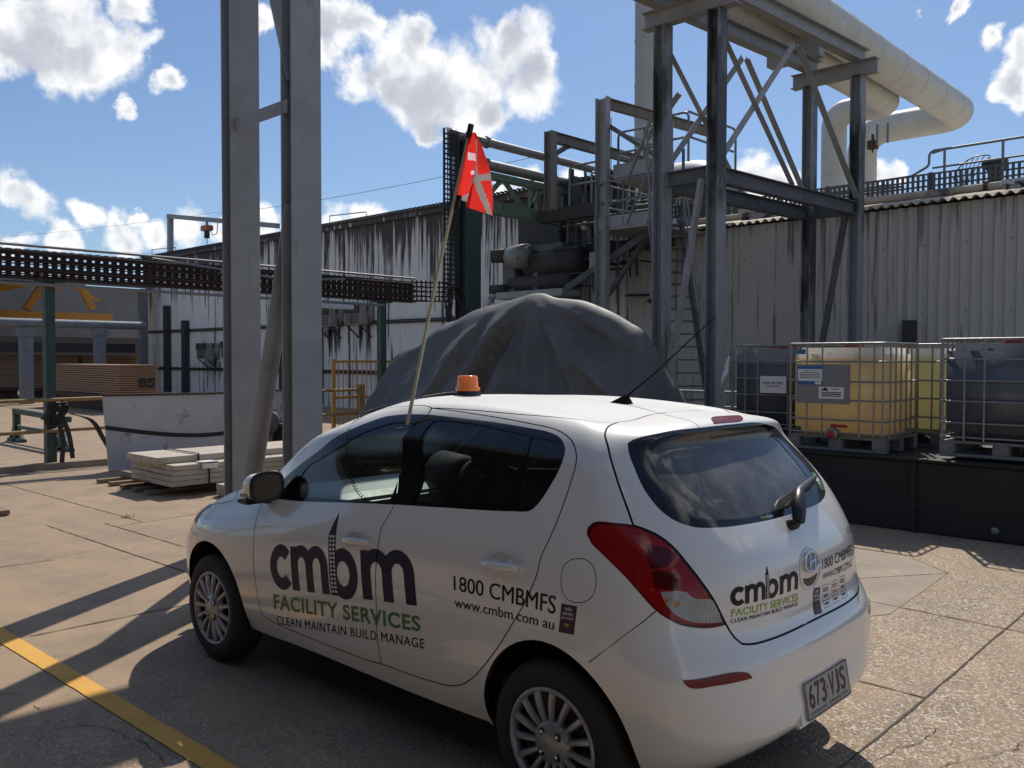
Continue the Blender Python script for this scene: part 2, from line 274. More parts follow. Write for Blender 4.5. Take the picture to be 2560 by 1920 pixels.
UV={'glassF':np.array([2.8918,0.821,2.6906,0.8207,2.4995,0.8275,2.1761,0.8439,2.1431,1.0358,2.2501,1.221,2.4515,1.2139,2.5134,1.1958,2.5921,1.1405,2.6735,1.0502,2.7993,0.979,2.8976,0.9346,2.9138,0.8955,2.9114,0.8432]).reshape(-1,2),
 'glassR':np.array([2.0131,0.855,2.0028,1.0022,2.1145,1.2388,2.019,1.2441,1.7855,1.2437,1.57,1.2316,1.4955,1.2274,1.4806,1.1605,1.4808,1.0117,1.4602,0.8947,1.6963,0.8758]).reshape(-1,2),
 'glassQ':np.array([1.4696,1.2224,1.3851,1.2211,1.3097,1.2091,1.2739,1.1876,1.2716,1.1498,1.2801,1.0491,1.3112,0.951,1.3337,0.91,1.367,0.8983,1.4288,0.8952,1.4508,1.0155,1.4556,1.1406]).reshape(-1,2),
 'dlo':np.array([3.1346,0.78,3.0509,0.7841,2.9054,0.7878,2.4948,0.8136,2.1373,0.8333,1.8301,0.8466,1.4328,0.8727,1.35,0.8863,1.3236,0.9166,1.285,1.0235,1.2636,1.127,1.2654,1.1934,1.304,1.2287,1.3876,1.25,1.4852,1.2552,1.7344,1.2621,2.113,1.2624,2.2444,1.2631,2.6376,1.251,2.7239,1.2375,2.7573,1.2043,2.7759,1.1465,2.8586,1.0198,2.9875,0.9508,3.1254,0.8654,3.1433,0.8282]).reshape(-1,2),
 'doorF':np.array([2.1825,0.0969,2.1924,0.2157,2.188,0.3783,2.1908,0.4798,2.1853,0.5841,2.1805,0.6649,2.1814,0.703,2.1536,0.7718,2.1373,0.8333,2.2436,1.2592,2.3672,1.3011,3.0348,1.307,3.6482,1.2697,3.4912,1.2004,3.0484,1.0967,3.3538,1.0003,3.3799,0.9256,3.4258,0.8856,3.2555,0.8202,3.2129,0.7624,3.199,0.7113,3.187,0.5907,3.178,0.4937,3.1674,0.3741,3.1536,0.2365,3.127,0.1152,3.0517,0.1,2.8532,0.0884,2.4595,0.0841,2.1862,0.0959]).reshape(-1,2),
 'doorR':np.array([2.3672,1.3011,2.2436,1.2592,2.1373,0.8333,2.1536,0.7718,2.1814,0.703,2.1805,0.6649,2.1853,0.5841,2.1908,0.4798,2.188,0.3783,2.1924,0.2157,2.1825,0.0969,2.1862,0.0959,1.8608,0.1054,1.7064,0.1248,1.6278,0.1581,1.5511,0.2154,1.4777,0.2907,1.3708,0.4219,1.2942,0.5305,1.2509,0.6579,1.2481,0.7036,1.2216,0.7849,1.1934,0.9111,1.1754,1.0481,1.176,1.1693,1.2152,1.217,1.3177,1.2572,1.5411,1.2768,1.8542,1.2891]).reshape(-1,2),
 'tail':np.array([1.0552,0.8263,1.0526,0.8537,1.0282,0.8769,0.93,0.8867,0.8595,0.8853,0.7803,0.8582,0.7302,0.8201,0.6859,0.7608,0.6368,0.6976,0.5888,0.6333,0.5456,0.5596,0.5916,0.5531,0.658,0.5511,0.7188,0.5596,0.7621,0.5786,0.7975,0.6013,0.8399,0.6449,0.892,0.6962,0.9757,0.7561,1.0329,0.7951]).reshape(-1,2),
 'tailclear':np.array([0.7778,0.6643,0.6902,0.6661,0.672,0.6505,0.5962,0.6398,0.5607,0.569,0.6826,0.5723,0.7317,0.5927,0.754,0.6142,0.7708,0.6435]).reshape(-1,2),
 'flap':np.array([1.0012,0.6736,1.0019,0.6493,1.0067,0.6297,1.0153,0.6128,1.0274,0.5988,1.0429,0.5882,1.0643,0.5806,1.0864,0.5774,1.1036,0.5802,1.1181,0.5884,1.1296,0.6019,1.1377,0.6207,1.1425,0.6471,1.1435,0.6732,1.1396,0.6926,1.1313,0.7082,1.1186,0.7204,1.1017,0.7292,1.0785,0.7346,1.0551,0.7358,1.0374,0.7321,1.023,0.7241,1.012,0.7121,1.0047,0.6962]).reshape(-1,2),
 'hatchL':np.array([0.8364,1.4672,0.912,1.3436,0.9322,1.2723,0.9147,1.2288,0.8932,1.1259,0.8796,1.0068,0.8595,0.8853,0.7803,0.8582,0.7302,0.8201,0.6859,0.7608,0.6368,0.6976,0.5888,0.6333,0.5456,0.5596,0.5169,0.5105,0.4964,0.4866]).reshape(-1,2),
 'hatchlow':np.array([0.4688,0.4793,0.3511,0.4751,0.1105,0.4766]).reshape(-1,2),
 'roofgap':np.array([0.8364,1.4672,0.5294,1.5671,0.2091,1.5972]).reshape(-1,2),
 'win':np.array([0.7976,1.2406,0.7802,1.1309,0.7745,1.0279,0.743,0.9596,0.6984,0.9183,0.6074,0.8846,0.4991,0.8736,0.3076,0.8662,0.0578,0.8624,-0.1132,0.8657,-0.3126,0.8767,-0.4217,0.9028,-0.4917,0.9482,-0.6307,1.0585,-0.5432,1.1843,-0.2859,1.2707,-0.1679,1.2968,0.0392,1.3009,0.3025,1.3057,0.5476,1.311,0.6908,1.2887,0.7708,1.2599]).reshape(-1,2),
 'wininner':np.array([0.6689,1.1629,0.6745,1.1146,0.6702,1.0353,0.6485,0.9757,0.5957,0.9234,0.4761,0.9018,0.2419,0.8874,0.0231,0.8935,-0.1351,0.9002,-0.257,0.9239,-0.3142,0.9694,-0.3741,1.0577,-0.4093,1.146,-0.2928,1.2336,-0.1589,1.26,0.0472,1.2614,0.3044,1.2579,0.4993,1.2347,0.6277,1.2033]).reshape(-1,2),
 'brake':np.array([0.2266,1.3844,0.2882,1.3273,0.1764,1.3238,0.0339,1.3283,-0.0486,1.369,-0.0939,1.3981,0.0446,1.4054,0.1662,1.4047]).reshape(-1,2),
 'bumcut':np.array([0.7976,0.5976,1.0089,0.4001]).reshape(-1,2),
 'refl':np.array([0.7199,0.3834,0.5095,0.3759,0.4962,0.3557,0.6273,0.3559,0.704,0.3598]).reshape(-1,2),
 'head':np.array([3.8625,0.5276,3.8904,0.5815,3.9035,0.6109,3.9165,0.6375,3.9165,0.6615,3.9165,0.6749,3.7803,0.6673,3.8129,0.6427,3.7839,0.5991,3.7419,0.5042]).reshape(-1,2),
 'hoodgap':np.array([3.8071,0.6756,3.7022,0.6888,3.6329,0.7004,3.5864,0.7085,3.569,0.7147,3.5752,0.7275,3.6314,0.7471,3.7611,0.7615]).reshape(-1,2),
 'ditch2':np.array([2.3726,1.3027,1.9015,1.3118,1.5905,1.3227,1.2791,1.3612,0.8478,1.4441]).reshape(-1,2),
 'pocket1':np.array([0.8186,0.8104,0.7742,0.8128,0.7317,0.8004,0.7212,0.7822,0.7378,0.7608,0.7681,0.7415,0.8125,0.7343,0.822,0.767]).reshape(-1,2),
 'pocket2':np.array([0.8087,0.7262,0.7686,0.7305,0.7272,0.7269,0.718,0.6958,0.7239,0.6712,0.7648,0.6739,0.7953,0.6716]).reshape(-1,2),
 'band':np.array([0.891,0.808,0.8683,0.8107,0.8411,0.7256,0.8542,0.7243,0.8809,0.7763]).reshape(-1,2),
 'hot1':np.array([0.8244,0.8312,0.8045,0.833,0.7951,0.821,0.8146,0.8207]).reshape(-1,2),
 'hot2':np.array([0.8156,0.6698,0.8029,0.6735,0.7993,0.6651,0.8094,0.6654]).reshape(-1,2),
 'amber1':np.array([0.7656,0.6464,0.7542,0.6447,0.752,0.6347,0.7586,0.6279,0.7661,0.6312]).reshape(-1,2),
 'amber2':np.array([0.7301,0.6385,0.7172,0.6392,0.7149,0.6292,0.7244,0.6174,0.7346,0.6193,0.7355,0.6307]).reshape(-1,2),
 'cupF':np.array([2.2833,0.6451,2.2872,0.6339,2.3022,0.6232,2.3254,0.6151,2.3523,0.611,2.3775,0.6119,2.3961,0.6178,2.4043,0.6276,2.4005,0.6394,2.3853,0.6507,2.362,0.659,2.335,0.6627,2.3098,0.6612,2.2914,0.6549]).reshape(-1,2),
 'cupR':np.array([1.378,0.6845,1.3811,0.6728,1.3947,0.6611,1.4162,0.652,1.4414,0.6474,1.4654,0.6484,1.4832,0.6549,1.4912,0.6655,1.4879,0.6777,1.4739,0.689,1.4522,0.6973,1.427,0.7011,1.4034,0.7,1.386,0.6941]).reshape(-1,2)}
V_COWL=0.8973


# ------------------------------------------------------------------ the car: one smooth body sheet cut into panels
def _spl(t, y):
    n = len(t); h = np.diff(t); A = np.zeros((n, n)); b = np.zeros((n,)+y.shape[1:]); A[0, 0] = A[-1, -1] = 1
    for i in range(1, n-1):
        A[i, i-1] = h[i-1]; A[i, i] = 2*(h[i-1]+h[i]); A[i, i+1] = h[i]; b[i] = 6*((y[i+1]-y[i])/h[i]-(y[i]-y[i-1])/h[i-1])
    return np.linalg.solve(A, b.reshape(n, -1)).reshape(b.shape)
class BodySheet:
    """spline sheet through the control rings: u runs round the car (0 at the tail, + on its left), v from sill to roof"""
    def __init__(s, P_):
        Rn, S, _ = P_.shape; mir = P_[:, 1:][:, ::-1]*[1, -1, 1]
        full = np.concatenate([P_[:, -5:-1], mir, P_, P_[:, -5:-1][:, ::-1]*[1, -1, 1]], 1)
        full = np.concatenate([full, full[-4:-1][::-1]*[1, -1, 1]], 0); s.full = full
        d = np.linalg.norm(np.diff(BRAW, axis=1), axis=2)
        s.ts, s.tr = TS, TR; s.Mr = _spl(s.tr, full); s.umax = TS[18+S-1]; s.vmax = TR[Rn-1]
    def pts(s, uv):
        uv = np.asarray(uv, float)
        if len(uv) > 3000: return np.concatenate([s.pts(uv[i:i+3000]) for i in range(0, len(uv), 3000)])
        q = uv[:, 1]; t = s.tr; i = np.clip(np.searchsorted(t, q, side='right')-1, 0, len(t)-2); h = t[i+1]-t[i]
        a = ((t[i+1]-q)/h)[:, None, None]; b = 1-a; h = h[:, None, None]
        A = a*s.full[i]+b*s.full[i+1]+((a**3-a)*s.Mr[i]+(b**3-b)*s.Mr[i+1])*h*h/6
        B = np.swapaxes(A, 0, 1); M = _spl(s.ts, B); t = s.ts; q = uv[:, 0]; n = np.arange(len(uv))
        i = np.clip(np.searchsorted(t, q, side='right')-1, 0, len(t)-2); h = t[i+1]-t[i]; a = ((t[i+1]-q)/h)[:, None]; b = 1-a; h = h[:, None]
        return a*B[i, n]+b*B[i+1, n]+((a**3-a)*M[i, n]+(b**3-b)*M[i+1, n])*h*h/6
    def frame(s, uv, e=2e-4):
        uv = np.asarray(uv, float); p = s.pts(uv)
        du = (s.pts(uv+[e, 0])-s.pts(uv-[e, 0]))/(2*e); dv = (s.pts(uv+[0, e])-s.pts(uv-[0, e]))/(2*e)
        n = np.cross(du, dv); ln = np.linalg.norm(n, axis=1, keepdims=True); n = n/np.maximum(ln, 1e-9)
        return p, n, du, dv
BRAW = np.zeros((2, 2, 3))
sheet = BodySheet(np.array(CTRL).reshape(13, 15, 3))
_p, _n, _, _ = sheet.frame(np.array([[1.8, .6]])); NSIGN = 1.0 if _n[0, 1] > 0 else -1.0

M_paint = mat('white_paint', (.78, .76, .715), (.755, .735, .69), 2.2, .34, coat=.22, spec=.22, rvar=.05, spots=[((.62, .57, .50), 70, .72)])
def dust_on_top(m):
    nt = m.node_tree; n, l = nt.nodes, nt.links; b = n['Principled BSDF']; g_ = n.new('ShaderNodeNewGeometry'); s_ = n.new('ShaderNodeSeparateXYZ'); l.new(g_.outputs['Normal'], s_.inputs[0])
    for inp, lo, hi in (('Coat Weight', .95, .12), ('Specular IOR Level', .5, .2), ('Roughness', .22, .42)):
        r = n.new('ShaderNodeMapRange'); l.new(s_.outputs['Z'], r.inputs[0]); r.inputs[1].default_value = .45; r.inputs[2].default_value = .85; r.inputs[3].default_value = lo; r.inputs[4].default_value = hi; l.new(r.outputs[0], b.inputs[inp])
dust_on_top(M_paint)
M_gap = mat('gap_dark', (.012, .012, .012), rough=.8)
M_blk = mat('black_trim', (.012, .012, .013), (.02, .02, .021), 20, .35)
M_matblk = mat('matt_black', (.008, .008, .008), (.012, .012, .012), 20, .9, spec=.1)
M_gloss = mat('black_glass', (.008, .008, .009), (.011, .011, .012), 20, .09, spec=.6)
M_rubber = mat('tyre_rubber', (.018, .018, .018), (.03, .028, .026), 9, .78, bump=.3, bscale=60)
M_cover = mat('wheel_cover_silver', (.42, .42, .42), (.30, .29, .28), 14, .38, metal=.55, spots=[((.16, .14, .12), 30, .66)])
M_mirror = mat('mirror_glass', (.05, .052, .055), (.045, .047, .05), 20, .05, metal=1)
M_chrome = mat('chrome', (.75, .76, .78), (.6, .61, .63), 20, .12, metal=1)
M_steel_dk = mat('dark_steel', (.05, .05, .05), (.03, .03, .03), 20, .6)
M_glass = glass('window_glass', (.86, .93, .90), dust=.03)
M_glass2 = glass('rear_door_glass', (.42, .47, .48), dust=.03)
M_glassr = glass('rear_window_glass', (.24, .26, .28), dust=.20)
M_inner = mat('interior_grey', (.045, .045, .047), (.03, .03, .031), 12, .75)
M_dash = mat('dashboard_grey', (.42, .44, .42), (.36, .38, .36), 12, .5)
M_seat = mat('seat_cloth', (.035, .037, .042), (.02, .021, .025), 60, .9, bump=.3, bscale=200)
M_navy = mat('navy_vinyl', (.010, .010, .045), (.012, .012, .050), 8, .45, spec=.25)
M_green = mat('green_vinyl', (.07, .19, .05), (.06, .16, .045), 8, .35)
M_lime = mat('lime_vinyl', (.30, .42, .05), (.26, .37, .045), 8, .35)
M_dkvinyl = mat('black_vinyl', (.010, .010, .016), (.013, .013, .018), 8, .45, spec=.25)
M_white = mat('white_vinyl', (.75, .75, .74), (.68, .68, .67), 10, .4)
M_purple = mat('purple_vinyl', (.055, .012, .05), (.05, .011, .045), 8, .35)
def lens(name, a, b, rough=.06):
    m, nt, n, l, bs = nodes(name); tc = n.new('ShaderNodeTexCoord')
    v = n.new('ShaderNodeTexWave'); v.inputs['Scale'].default_value = 55; v.inputs['Distortion'].default_value = 1.2; l.new(tc.outputs['Object'], v.inputs[0])
    z = n.new('ShaderNodeTexNoise'); z.inputs['Scale'].default_value = 7; l.new(tc.outputs['Object'], z.inputs[0])
    mm = n.new('ShaderNodeMath'); mm.operation = 'MULTIPLY_ADD'; l.new(v.outputs['Fac'], mm.inputs[0]); mm.inputs[1].default_value = .25; l.new(z.outputs['Fac'], mm.inputs[2])
    rp = n.new('ShaderNodeMapRange'); l.new(mm.outputs[0], rp.inputs[0]); rp.inputs[1].default_value = .35; rp.inputs[2].default_value = .95
    mx = n.new('ShaderNodeMix'); mx.data_type = 'RGBA'; l.new(rp.outputs[0], mx.inputs['Factor']); mx.inputs['A'].default_value = (*a, 1); mx.inputs['B'].default_value = (*b, 1)
    l.new(mx.outputs['Result'], bs.inputs['Base Color']); bs.inputs['Roughness'].default_value = rough; bs.inputs['Coat Weight'].default_value = .25; bs.inputs['Coat Roughness'].default_value = .08; bs.inputs['Specular IOR Level'].default_value = .3
    bs.inputs['Subsurface Weight'].default_value = .0
    return m
M_red = lens('red_lens', (.24, .006, .008), (.33, .014, .012))
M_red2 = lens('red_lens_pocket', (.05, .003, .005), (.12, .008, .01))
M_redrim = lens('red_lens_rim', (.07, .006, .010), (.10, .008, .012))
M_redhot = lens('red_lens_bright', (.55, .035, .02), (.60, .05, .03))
M_clear = lens('clear_lens', (.50, .51, .50), (.20, .20, .20))
M_amber = lens('amber_bulb', (.55, .20, .02), (.45, .14, .02))
M_refl = lens('dull_red_reflector', (.20, .010, .012), (.15, .008, .010), .2)

def resample(p, step, closed):
    """Catmull-Rom through the traced points, about one point per step"""
    p = np.asarray(p, float); n = len(p); out = []
    for i in range(n if closed else n-1):
        a, b = p[i], p[(i+1) % n]; a0 = p[(i-1) % n] if (closed or i > 0) else a; b1 = p[(i+2) % n] if (closed or i+2 < n) else b
        L_ = np.linalg.norm(b-a); k = max(1, int(L_/step))
        # corners stay corners: no rounding where the outline turns sharply
        def ta(x, y, z):
            u1, u2 = y-x, z-y; l1, l2 = np.linalg.norm(u1), np.linalg.norm(u2)
            if l1 < 1e-9 or l2 < 1e-9 or (u1@u2)/(l1*l2) < .55: return None
            return (u1/l1+u2/l2)*.5
        t0, t1 = ta(a0, a, b), ta(a, b, b1); d = (b-a)/max(L_, 1e-9); t0 = d if t0 is None else t0; t1 = d if t1 is None else t1
        for j in range(k):
            s = j/k; h = (2*s**3-3*s**2+1, s**3-2*s**2+s, -2*s**3+3*s**2, s**3-s**2); out.append(h[0]*a+h[1]*L_*t0+h[2]*b+h[3]*L_*t1)
    if not closed: out.append(p[-1])
    return np.array(out)
mirror = lambda p: np.asarray(p)*[-1, 1]

def build_car():
    car = thing('parked_car', 'white five door hatchback with cmbm facility services lettering and a dusty rear window', 'car', (1.25, 0, 0))
    U = {k_: np.array(v_, float) for k_, v_ in UV.items()}
    areas, strips = [], []          # (name, side, polygon), groove polylines
    def area(name, poly, both=True, step=.02, closed=True):
        q = resample(poly, step, closed)
        areas.append((name, 1, q)); 
        if both: areas.append((name, -1, mirror(q)))
    def groove(line, both=True, step=.025, w=.0026, closed=False):
        q = resample(line, step, closed)
        if closed: q = np.vstack([q, q[:1]])
        for sgn in ((1, -1) if both else (1,)): strips.append((q if sgn == 1 else mirror(q), w))
    # wheel openings, carried below the sill edge
    def arch(cx):
        t = np.linspace(R(-58), R(238), 40); tgt = np.stack([cx+.352*np.cos(t), .325+.352*np.sin(t)], 1); out = []
        for x, z in tgt:
            uv = np.array([side_u(x), .05+z*.85])
            for _ in range(12):
                p = sheet.pts(np.array([uv, uv+[1e-4, 0], uv+[0, 1e-4]])); J = np.stack([(p[1]-p[0])[[0, 2]], (p[2]-p[0])[[0, 2]]], 1)/1e-4
                uv = uv+np.clip(np.linalg.solve(J, np.array([x, z])-p[0][[0, 2]]), -.1, .1)
                uv[1] = max(uv[1], -.2)
            out.append(uv)
        return np.array(out)
    xs = np.linspace(.9, 3.9, 60); px = sheet.pts(np.stack([xs, xs*0+.5], 1))[:, 0]
    side_u = lambda x: np.interp(x, px, xs)
    for cx in (0.0, 2.5):
        a = arch(cx); areas.append(('arch', 1, a)); areas.append(('arch', -1, mirror(a)))
    area('doorF', U['doorF']); area('doorR', U['doorR']); area('dlo', U['dlo']); area('glassF', U['glassF']); area('glassR', U['glassR']); area('glassQ', U['glassQ'])
    area('tail', U['tail']); area('tailclear', U['tailclear'], step=.012); area('flap', U['flap'])
    for k_ in ('pocket1', 'pocket2', 'band', 'hot1', 'hot2', 'amber1', 'amber2'): area(k_, U[k_], step=.01)
    cups = {}
    for k_ in ('cupF', 'cupR'):
        area(k_, U[k_], step=.006); c_ = U[k_].mean(0); cups[(k_, 1)] = c_; cups[(k_, -1)] = c_*[-1, 1]
    # inner rim of the lamp
    c0 = U['tail'].mean(0); area('tailin', c0+(resample(U['tail'], .03, True)-c0)*.93)
    hl = U['hatchL']; low = U['hatchlow']; low = low[low[:, 0] > .02]; gap = U['roofgap']; gap = gap[gap[:, 0] > .03]
    half = np.vstack([gap[::-1], hl[0:], low]); hatch = np.vstack([resample(half, .02, False), resample(mirror(half)[::-1], .02, False)])
    areas.append(('hatch', 0, hatch)); areas.append(('win', 0, resample(U['win'], .02, True))); areas.append(('wininner', 0, resample(U['wininner'], .02, True)))
    areas.append(('brake', 0, resample(U['brake'], .01, True)-[U['brake'][:, 0].mean(), 0]))
    area('refl', U['refl'], step=.012); area('head', U['head'])
    bc = U['bumcut']; tl = U['tail']
    bl = np.vstack([[[bc[1, 0], -.05]], bc[1:2], bc[0:1], tl[10:16][::-1], hl[-3:], low]); 
    areas.append(('bumper', 0, np.vstack([bl, mirror(bl)[::-1]])))
    # windscreen and bonnet from points on the sheet
    um = sheet.umax
    wl = np.array([[um, V_COWL+.02], [um-.5, V_COWL+.02], [um-.88, V_COWL+.015], [um-1.0, .99], [um-1.03, 1.08], [um-1.0, 1.18], [um-.88, 1.262], [um-.5, 1.275], [um, 1.275]])
    area('windscreen', wl, step=.03)
    hg = U['hoodgap'][::-1]
    groove(U['doorF'], closed=True); groove(U['doorR'], closed=True); groove(U['flap'], closed=True, w=.0015)
    strips.append((np.vstack([hatch, hatch[:1]]), .004)); groove(bc, w=.0022); groove(hg, w=.003)
    groove(U['ditch2'], w=.003)
    # triangulate the whole sheet with every outline kept as edges
    V, E_, F_, names = [], [], [], []
    area2 = lambda p: float(np.sum(p[:, 0]*np.roll(p[:, 1], -1)-np.roll(p[:, 0], -1)*p[:, 1]))
    def put(poly): i0 = len(V); V.extend([tuple(p) for p in poly]); return list(range(i0, i0+len(poly)))
    for nme, sd_, poly in areas:
        poly = np.clip(poly, [-um, -.12], [um, sheet.vmax]); poly = poly if area2(poly) > 0 else poly[::-1]; F_.append(put(poly)); names.append((nme, sd_))
    centre = []
    for line, w in strips:
        p, n_, du, dv = sheet.frame(line); t = np.gradient(line, axis=0); T = du*t[:, :1]+dv*t[:, 1:]; T /= np.linalg.norm(T, axis=1, keepdims=True)+1e-9
        S = np.cross(n_, T); G = np.stack([(du*du).sum(1), (du*dv).sum(1), (dv*dv).sum(1)], 1); bu, bv = (du*S).sum(1), (dv*S).sum(1); det = G[:, 0]*G[:, 2]-G[:, 1]**2+1e-9
        d = np.stack([(G[:, 2]*bu-G[:, 1]*bv)/det, (G[:, 0]*bv-G[:, 1]*bu)/det], 1)*w
        nd = np.linalg.norm(d, axis=1, keepdims=True); d = d*np.minimum(1, .012/np.maximum(nd, 1e-9))
        a, b = put(line+d), put(line-d); centre.append(line)
        for i in range(len(line)-1): E_ += [(a[i], a[i+1]), (b[i], b[i+1])]
    for (k_, s), c_ in cups.items():
        ring0 = U[k_]-U[k_].mean(0); ring0 = ring0 if s == 1 else mirror(ring0)
        for rho in (.8, .6, .4, .2, 0): V.extend([tuple(c_+q*rho) for q in (resample(ring0, .008, True) if rho else ring0[:1]*0)])
    step = .03
    gu = np.arange(-um, um+.5*step, step); gu[-1] = um; gv = np.concatenate([np.arange(0, sheet.vmax, step), [sheet.vmax]])
    for v in gv:
        k_ = 1 if v < 1.6 else 2
        for u in gu[::k_]: V.append((min(u, um)+(0 if abs(u) > um-.01 else rng.uniform(-.002, .002)), v))
    vs, es, fs, ov, oe, of = delaunay_2d_cdt([Vector(p) for p in V], E_, F_, 0, 1e-6)
    uv = np.array([tuple(p) for p in vs]); pos, nor, _, _ = sheet.frame(uv); nor *= NSIGN
    bad = sheet.vmax-uv[:, 1] < .01; nor[bad] = [0, 0, 1]
    prio = ['arch', 'groove', 'cupF', 'cupR', 'amber1', 'amber2', 'tailclear', 'hot1', 'hot2', 'pocket1', 'pocket2', 'tailin', 'tail', 'brake', 'refl', 'wininner', 'win', 'glassF', 'glassR', 'glassQ', 'dlo', 'flap', 'head', 'windscreen', 'doorF', 'doorR', 'bumper', 'hatch']
    groups = {}
    from mathutils.kdtree import KDTree
    dense = [(x, w) for line, w in strips for x in np.concatenate([line[:-1]+(line[1:]-line[:-1])*t for t in np.linspace(0, 1, 22)[:-1]])]
    dp = sheet.pts(np.array([x for x, _ in dense])); kd = KDTree(len(dense))
    for i, p in enumerate(dp): kd.insert(p, i)
    kd.balance()
    cl = np.array([(uv[list(f)].mean(0)) for f in fs])
    for f, o, c_ in zip(fs, of, cl):
        got = {names[i][0]: names[i][1] for i in o}
        if c_[1] < 0: continue
        _, gi, gd = kd.find(pos[list(f)].mean(0))
        if gd < dense[gi][1]*1.05: got['groove'] = 0
        for k_ in prio:
            if k_ in got: key = (k_, got[k_]); break
        else: key = ('shell', 0)
        ins = {k_ for k_ in got}
        # panes and black frames belong to the door they sit in
        if key[0] in ('dlo',): key = (('frameF' if 'doorF' in ins else 'frameR' if 'doorR' in ins else 'dlo'), key[1])
        if key[0] == 'arch': continue
        if key[0] == 'bumper' and 'hatch' in ins: key = ('hatch', 0)
        groups.setdefault(key, []).append(f)
    gcen = {}
    def piece(key, name, m, parent, inset=0.0, smooth=True):
        ff = groups.get(key)
        if not ff: return None
        ids = sorted({i for f in ff for i in f}); mp = {i: j for j, i in enumerate(ids)}
        vv = pos[ids]-nor[ids]*inset; faces = []
        for f in ff:
            a, b, c_ = [pos[i] for i in f]; faces.append([mp[i] for i in (f if np.cross(b-a, c_-a)@nor[f[0]] > 0 else f[::-1])])
        o = link(name, vv, faces, m, parent, True)
        o.data.normals_split_custom_set_from_vertices([tuple(x) for x in nor[ids]])
        return o
    body = piece(('shell', 0), 'body', M_paint, car)
    gr = piece(('groove', 0), 'panel_gap', M_gap, body, .004)
    for s in (1, -1):
        d = piece(('doorF', s), 'front_door', M_paint, car); piece(('frameF', s), 'window_frame', M_gloss, d); piece(('glassF', s), 'window', M_glass, d, .004)
        d2 = piece(('doorR', s), 'rear_door', M_paint, car); piece(('frameR', s), 'window_frame', M_gloss, d2); piece(('glassR', s), 'window', M_glass2, d2, .004); piece(('glassQ', s), 'quarter_window', M_glass2, d2, .004)
        piece(('dlo', s), 'window_trim', M_gloss, body)
        for k_, dd in (('cupF', d), ('cupR', d2)):
            ff = groups.get((k_, s), []); ids = sorted({i for f in ff for i in f}); mp = {i: j for j, i in enumerate(ids)}; e = (U[k_]-U[k_].mean(0)); rx, ry = abs(e[:, 0]).max(), abs(e[:, 1]).max()
            rho = np.clip((((uv[ids]-cups[(k_, s)])/[rx, ry])**2).sum(1), 0, 1)
            if ff: link('handle_cup', pos[ids]-nor[ids]*(.017*(1-rho)**.8)[:, None], [[mp[i] for i in (f if np.cross(pos[f[1]]-pos[f[0]], pos[f[2]]-pos[f[0]])@nor[f[0]] > 0 else f[::-1])] for f in ff], M_paint, dd, True)
        handle(d, s, 1.148, .862, .0); handle(d2, s, .246, .899, .0)
        f = piece(('flap', s), 'fuel_flap', M_paint, car) if s == 1 else piece(('flap', s), 'quarter_panel', M_paint, body)
        t = piece(('tailin', s), 'tail_light', M_red, car); piece(('tail', s), 'lamp_rim', M_redrim, t); piece(('tailclear', s), 'clear_lens', M_clear, t)
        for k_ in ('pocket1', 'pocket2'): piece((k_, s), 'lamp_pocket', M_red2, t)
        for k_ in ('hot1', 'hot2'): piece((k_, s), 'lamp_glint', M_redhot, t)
        for k_ in ('amber1', 'amber2'): piece((k_, s), 'amber_bulb', M_amber, t)
        h = piece(('head', s), 'headlight', M_clear, car, -.004)
        piece(('refl', s), 'bumper_reflector', M_refl, car, -.002)
    piece(('windscreen', 1), 'windscreen', M_glass, car); piece(('windscreen', -1), 'windscreen', M_glass, car)
    bump = piece(('bumper', 0), 'rear_bumper', M_paint, car)
    hat = piece(('hatch', 0), 'tailgate', M_paint, car)
    piece(('win', 0), 'window_border', M_gloss, hat); piece(('wininner', 0), 'rear_window', M_glassr, hat, .002); piece(('brake', 0), 'brake_light', M_refl, hat, -.003)
    # everything below uses the real outer skin to lie on
    allf = [f for k_, ff in groups.items() if k_[0] != 'groove' for f in ff]
    bvh = BVHTree.FromPolygons([Vector(p) for p in pos], [tuple(int(i) for i in f) for f in allf])
    # lining behind the paint, so that the inside is dark trim rather than white steel
    solid = [f for k_, ff in groups.items() if k_[0] in ('shell', 'doorF', 'doorR', 'hatch', 'bumper', 'flap', 'tail', 'dlo', 'frameF', 'frameR') for f in ff if pos[list(f)][:, 2].mean() > .30]
    ids = sorted({i for f in solid for i in f}); mp = {i: j for j, i in enumerate(ids)}
    sel = [f for f in solid if not (pos[list(f)][:, 0].mean() > 2.35 and pos[list(f)][:, 2].mean() > .80)]
    link('cabin_lining', pos[ids]-nor[ids]*.022, [[mp[i] for i in f] for f in sel], M_inner, car, True)
    return car, bvh, hat, bump, body

def handle(door, s, x, z, dz):
    """pull handle with its cupped recess"""
    y = .846
    m = MB(); n = 14
    for j in range(n):
        pass
    path = []
    for j in range(n+1):
        f = j/n; xx = x+.100-.2*f; bow = math.sin(PI*min(1, max(0, f)))**.35
        path.append((xx, s*(y+.004+.022*bow), z-.006+.012*f+.012))
    vs, fs = [], []
    for j, p in enumerate(path):
        f = j/n; hh = .0165*(math.sin(PI*(.04+.92*f))**.3); dd = .007
        for k_ in range(10):
            a = 2*PI*k_/10; vs.append((p[0], p[1]+s*dd*math.cos(a), p[2]+hh*math.sin(a)))
    for j in range(n):
        for k_ in range(10): fs.append((j*10+k_, j*10+(k_+1) % 10, (j+1)*10+(k_+1) % 10, (j+1)*10+k_))
    m.add(vs, fs, True); m.build('handle', M_paint, door)

car, skin, tailgate, bumper, carbody = build_car()

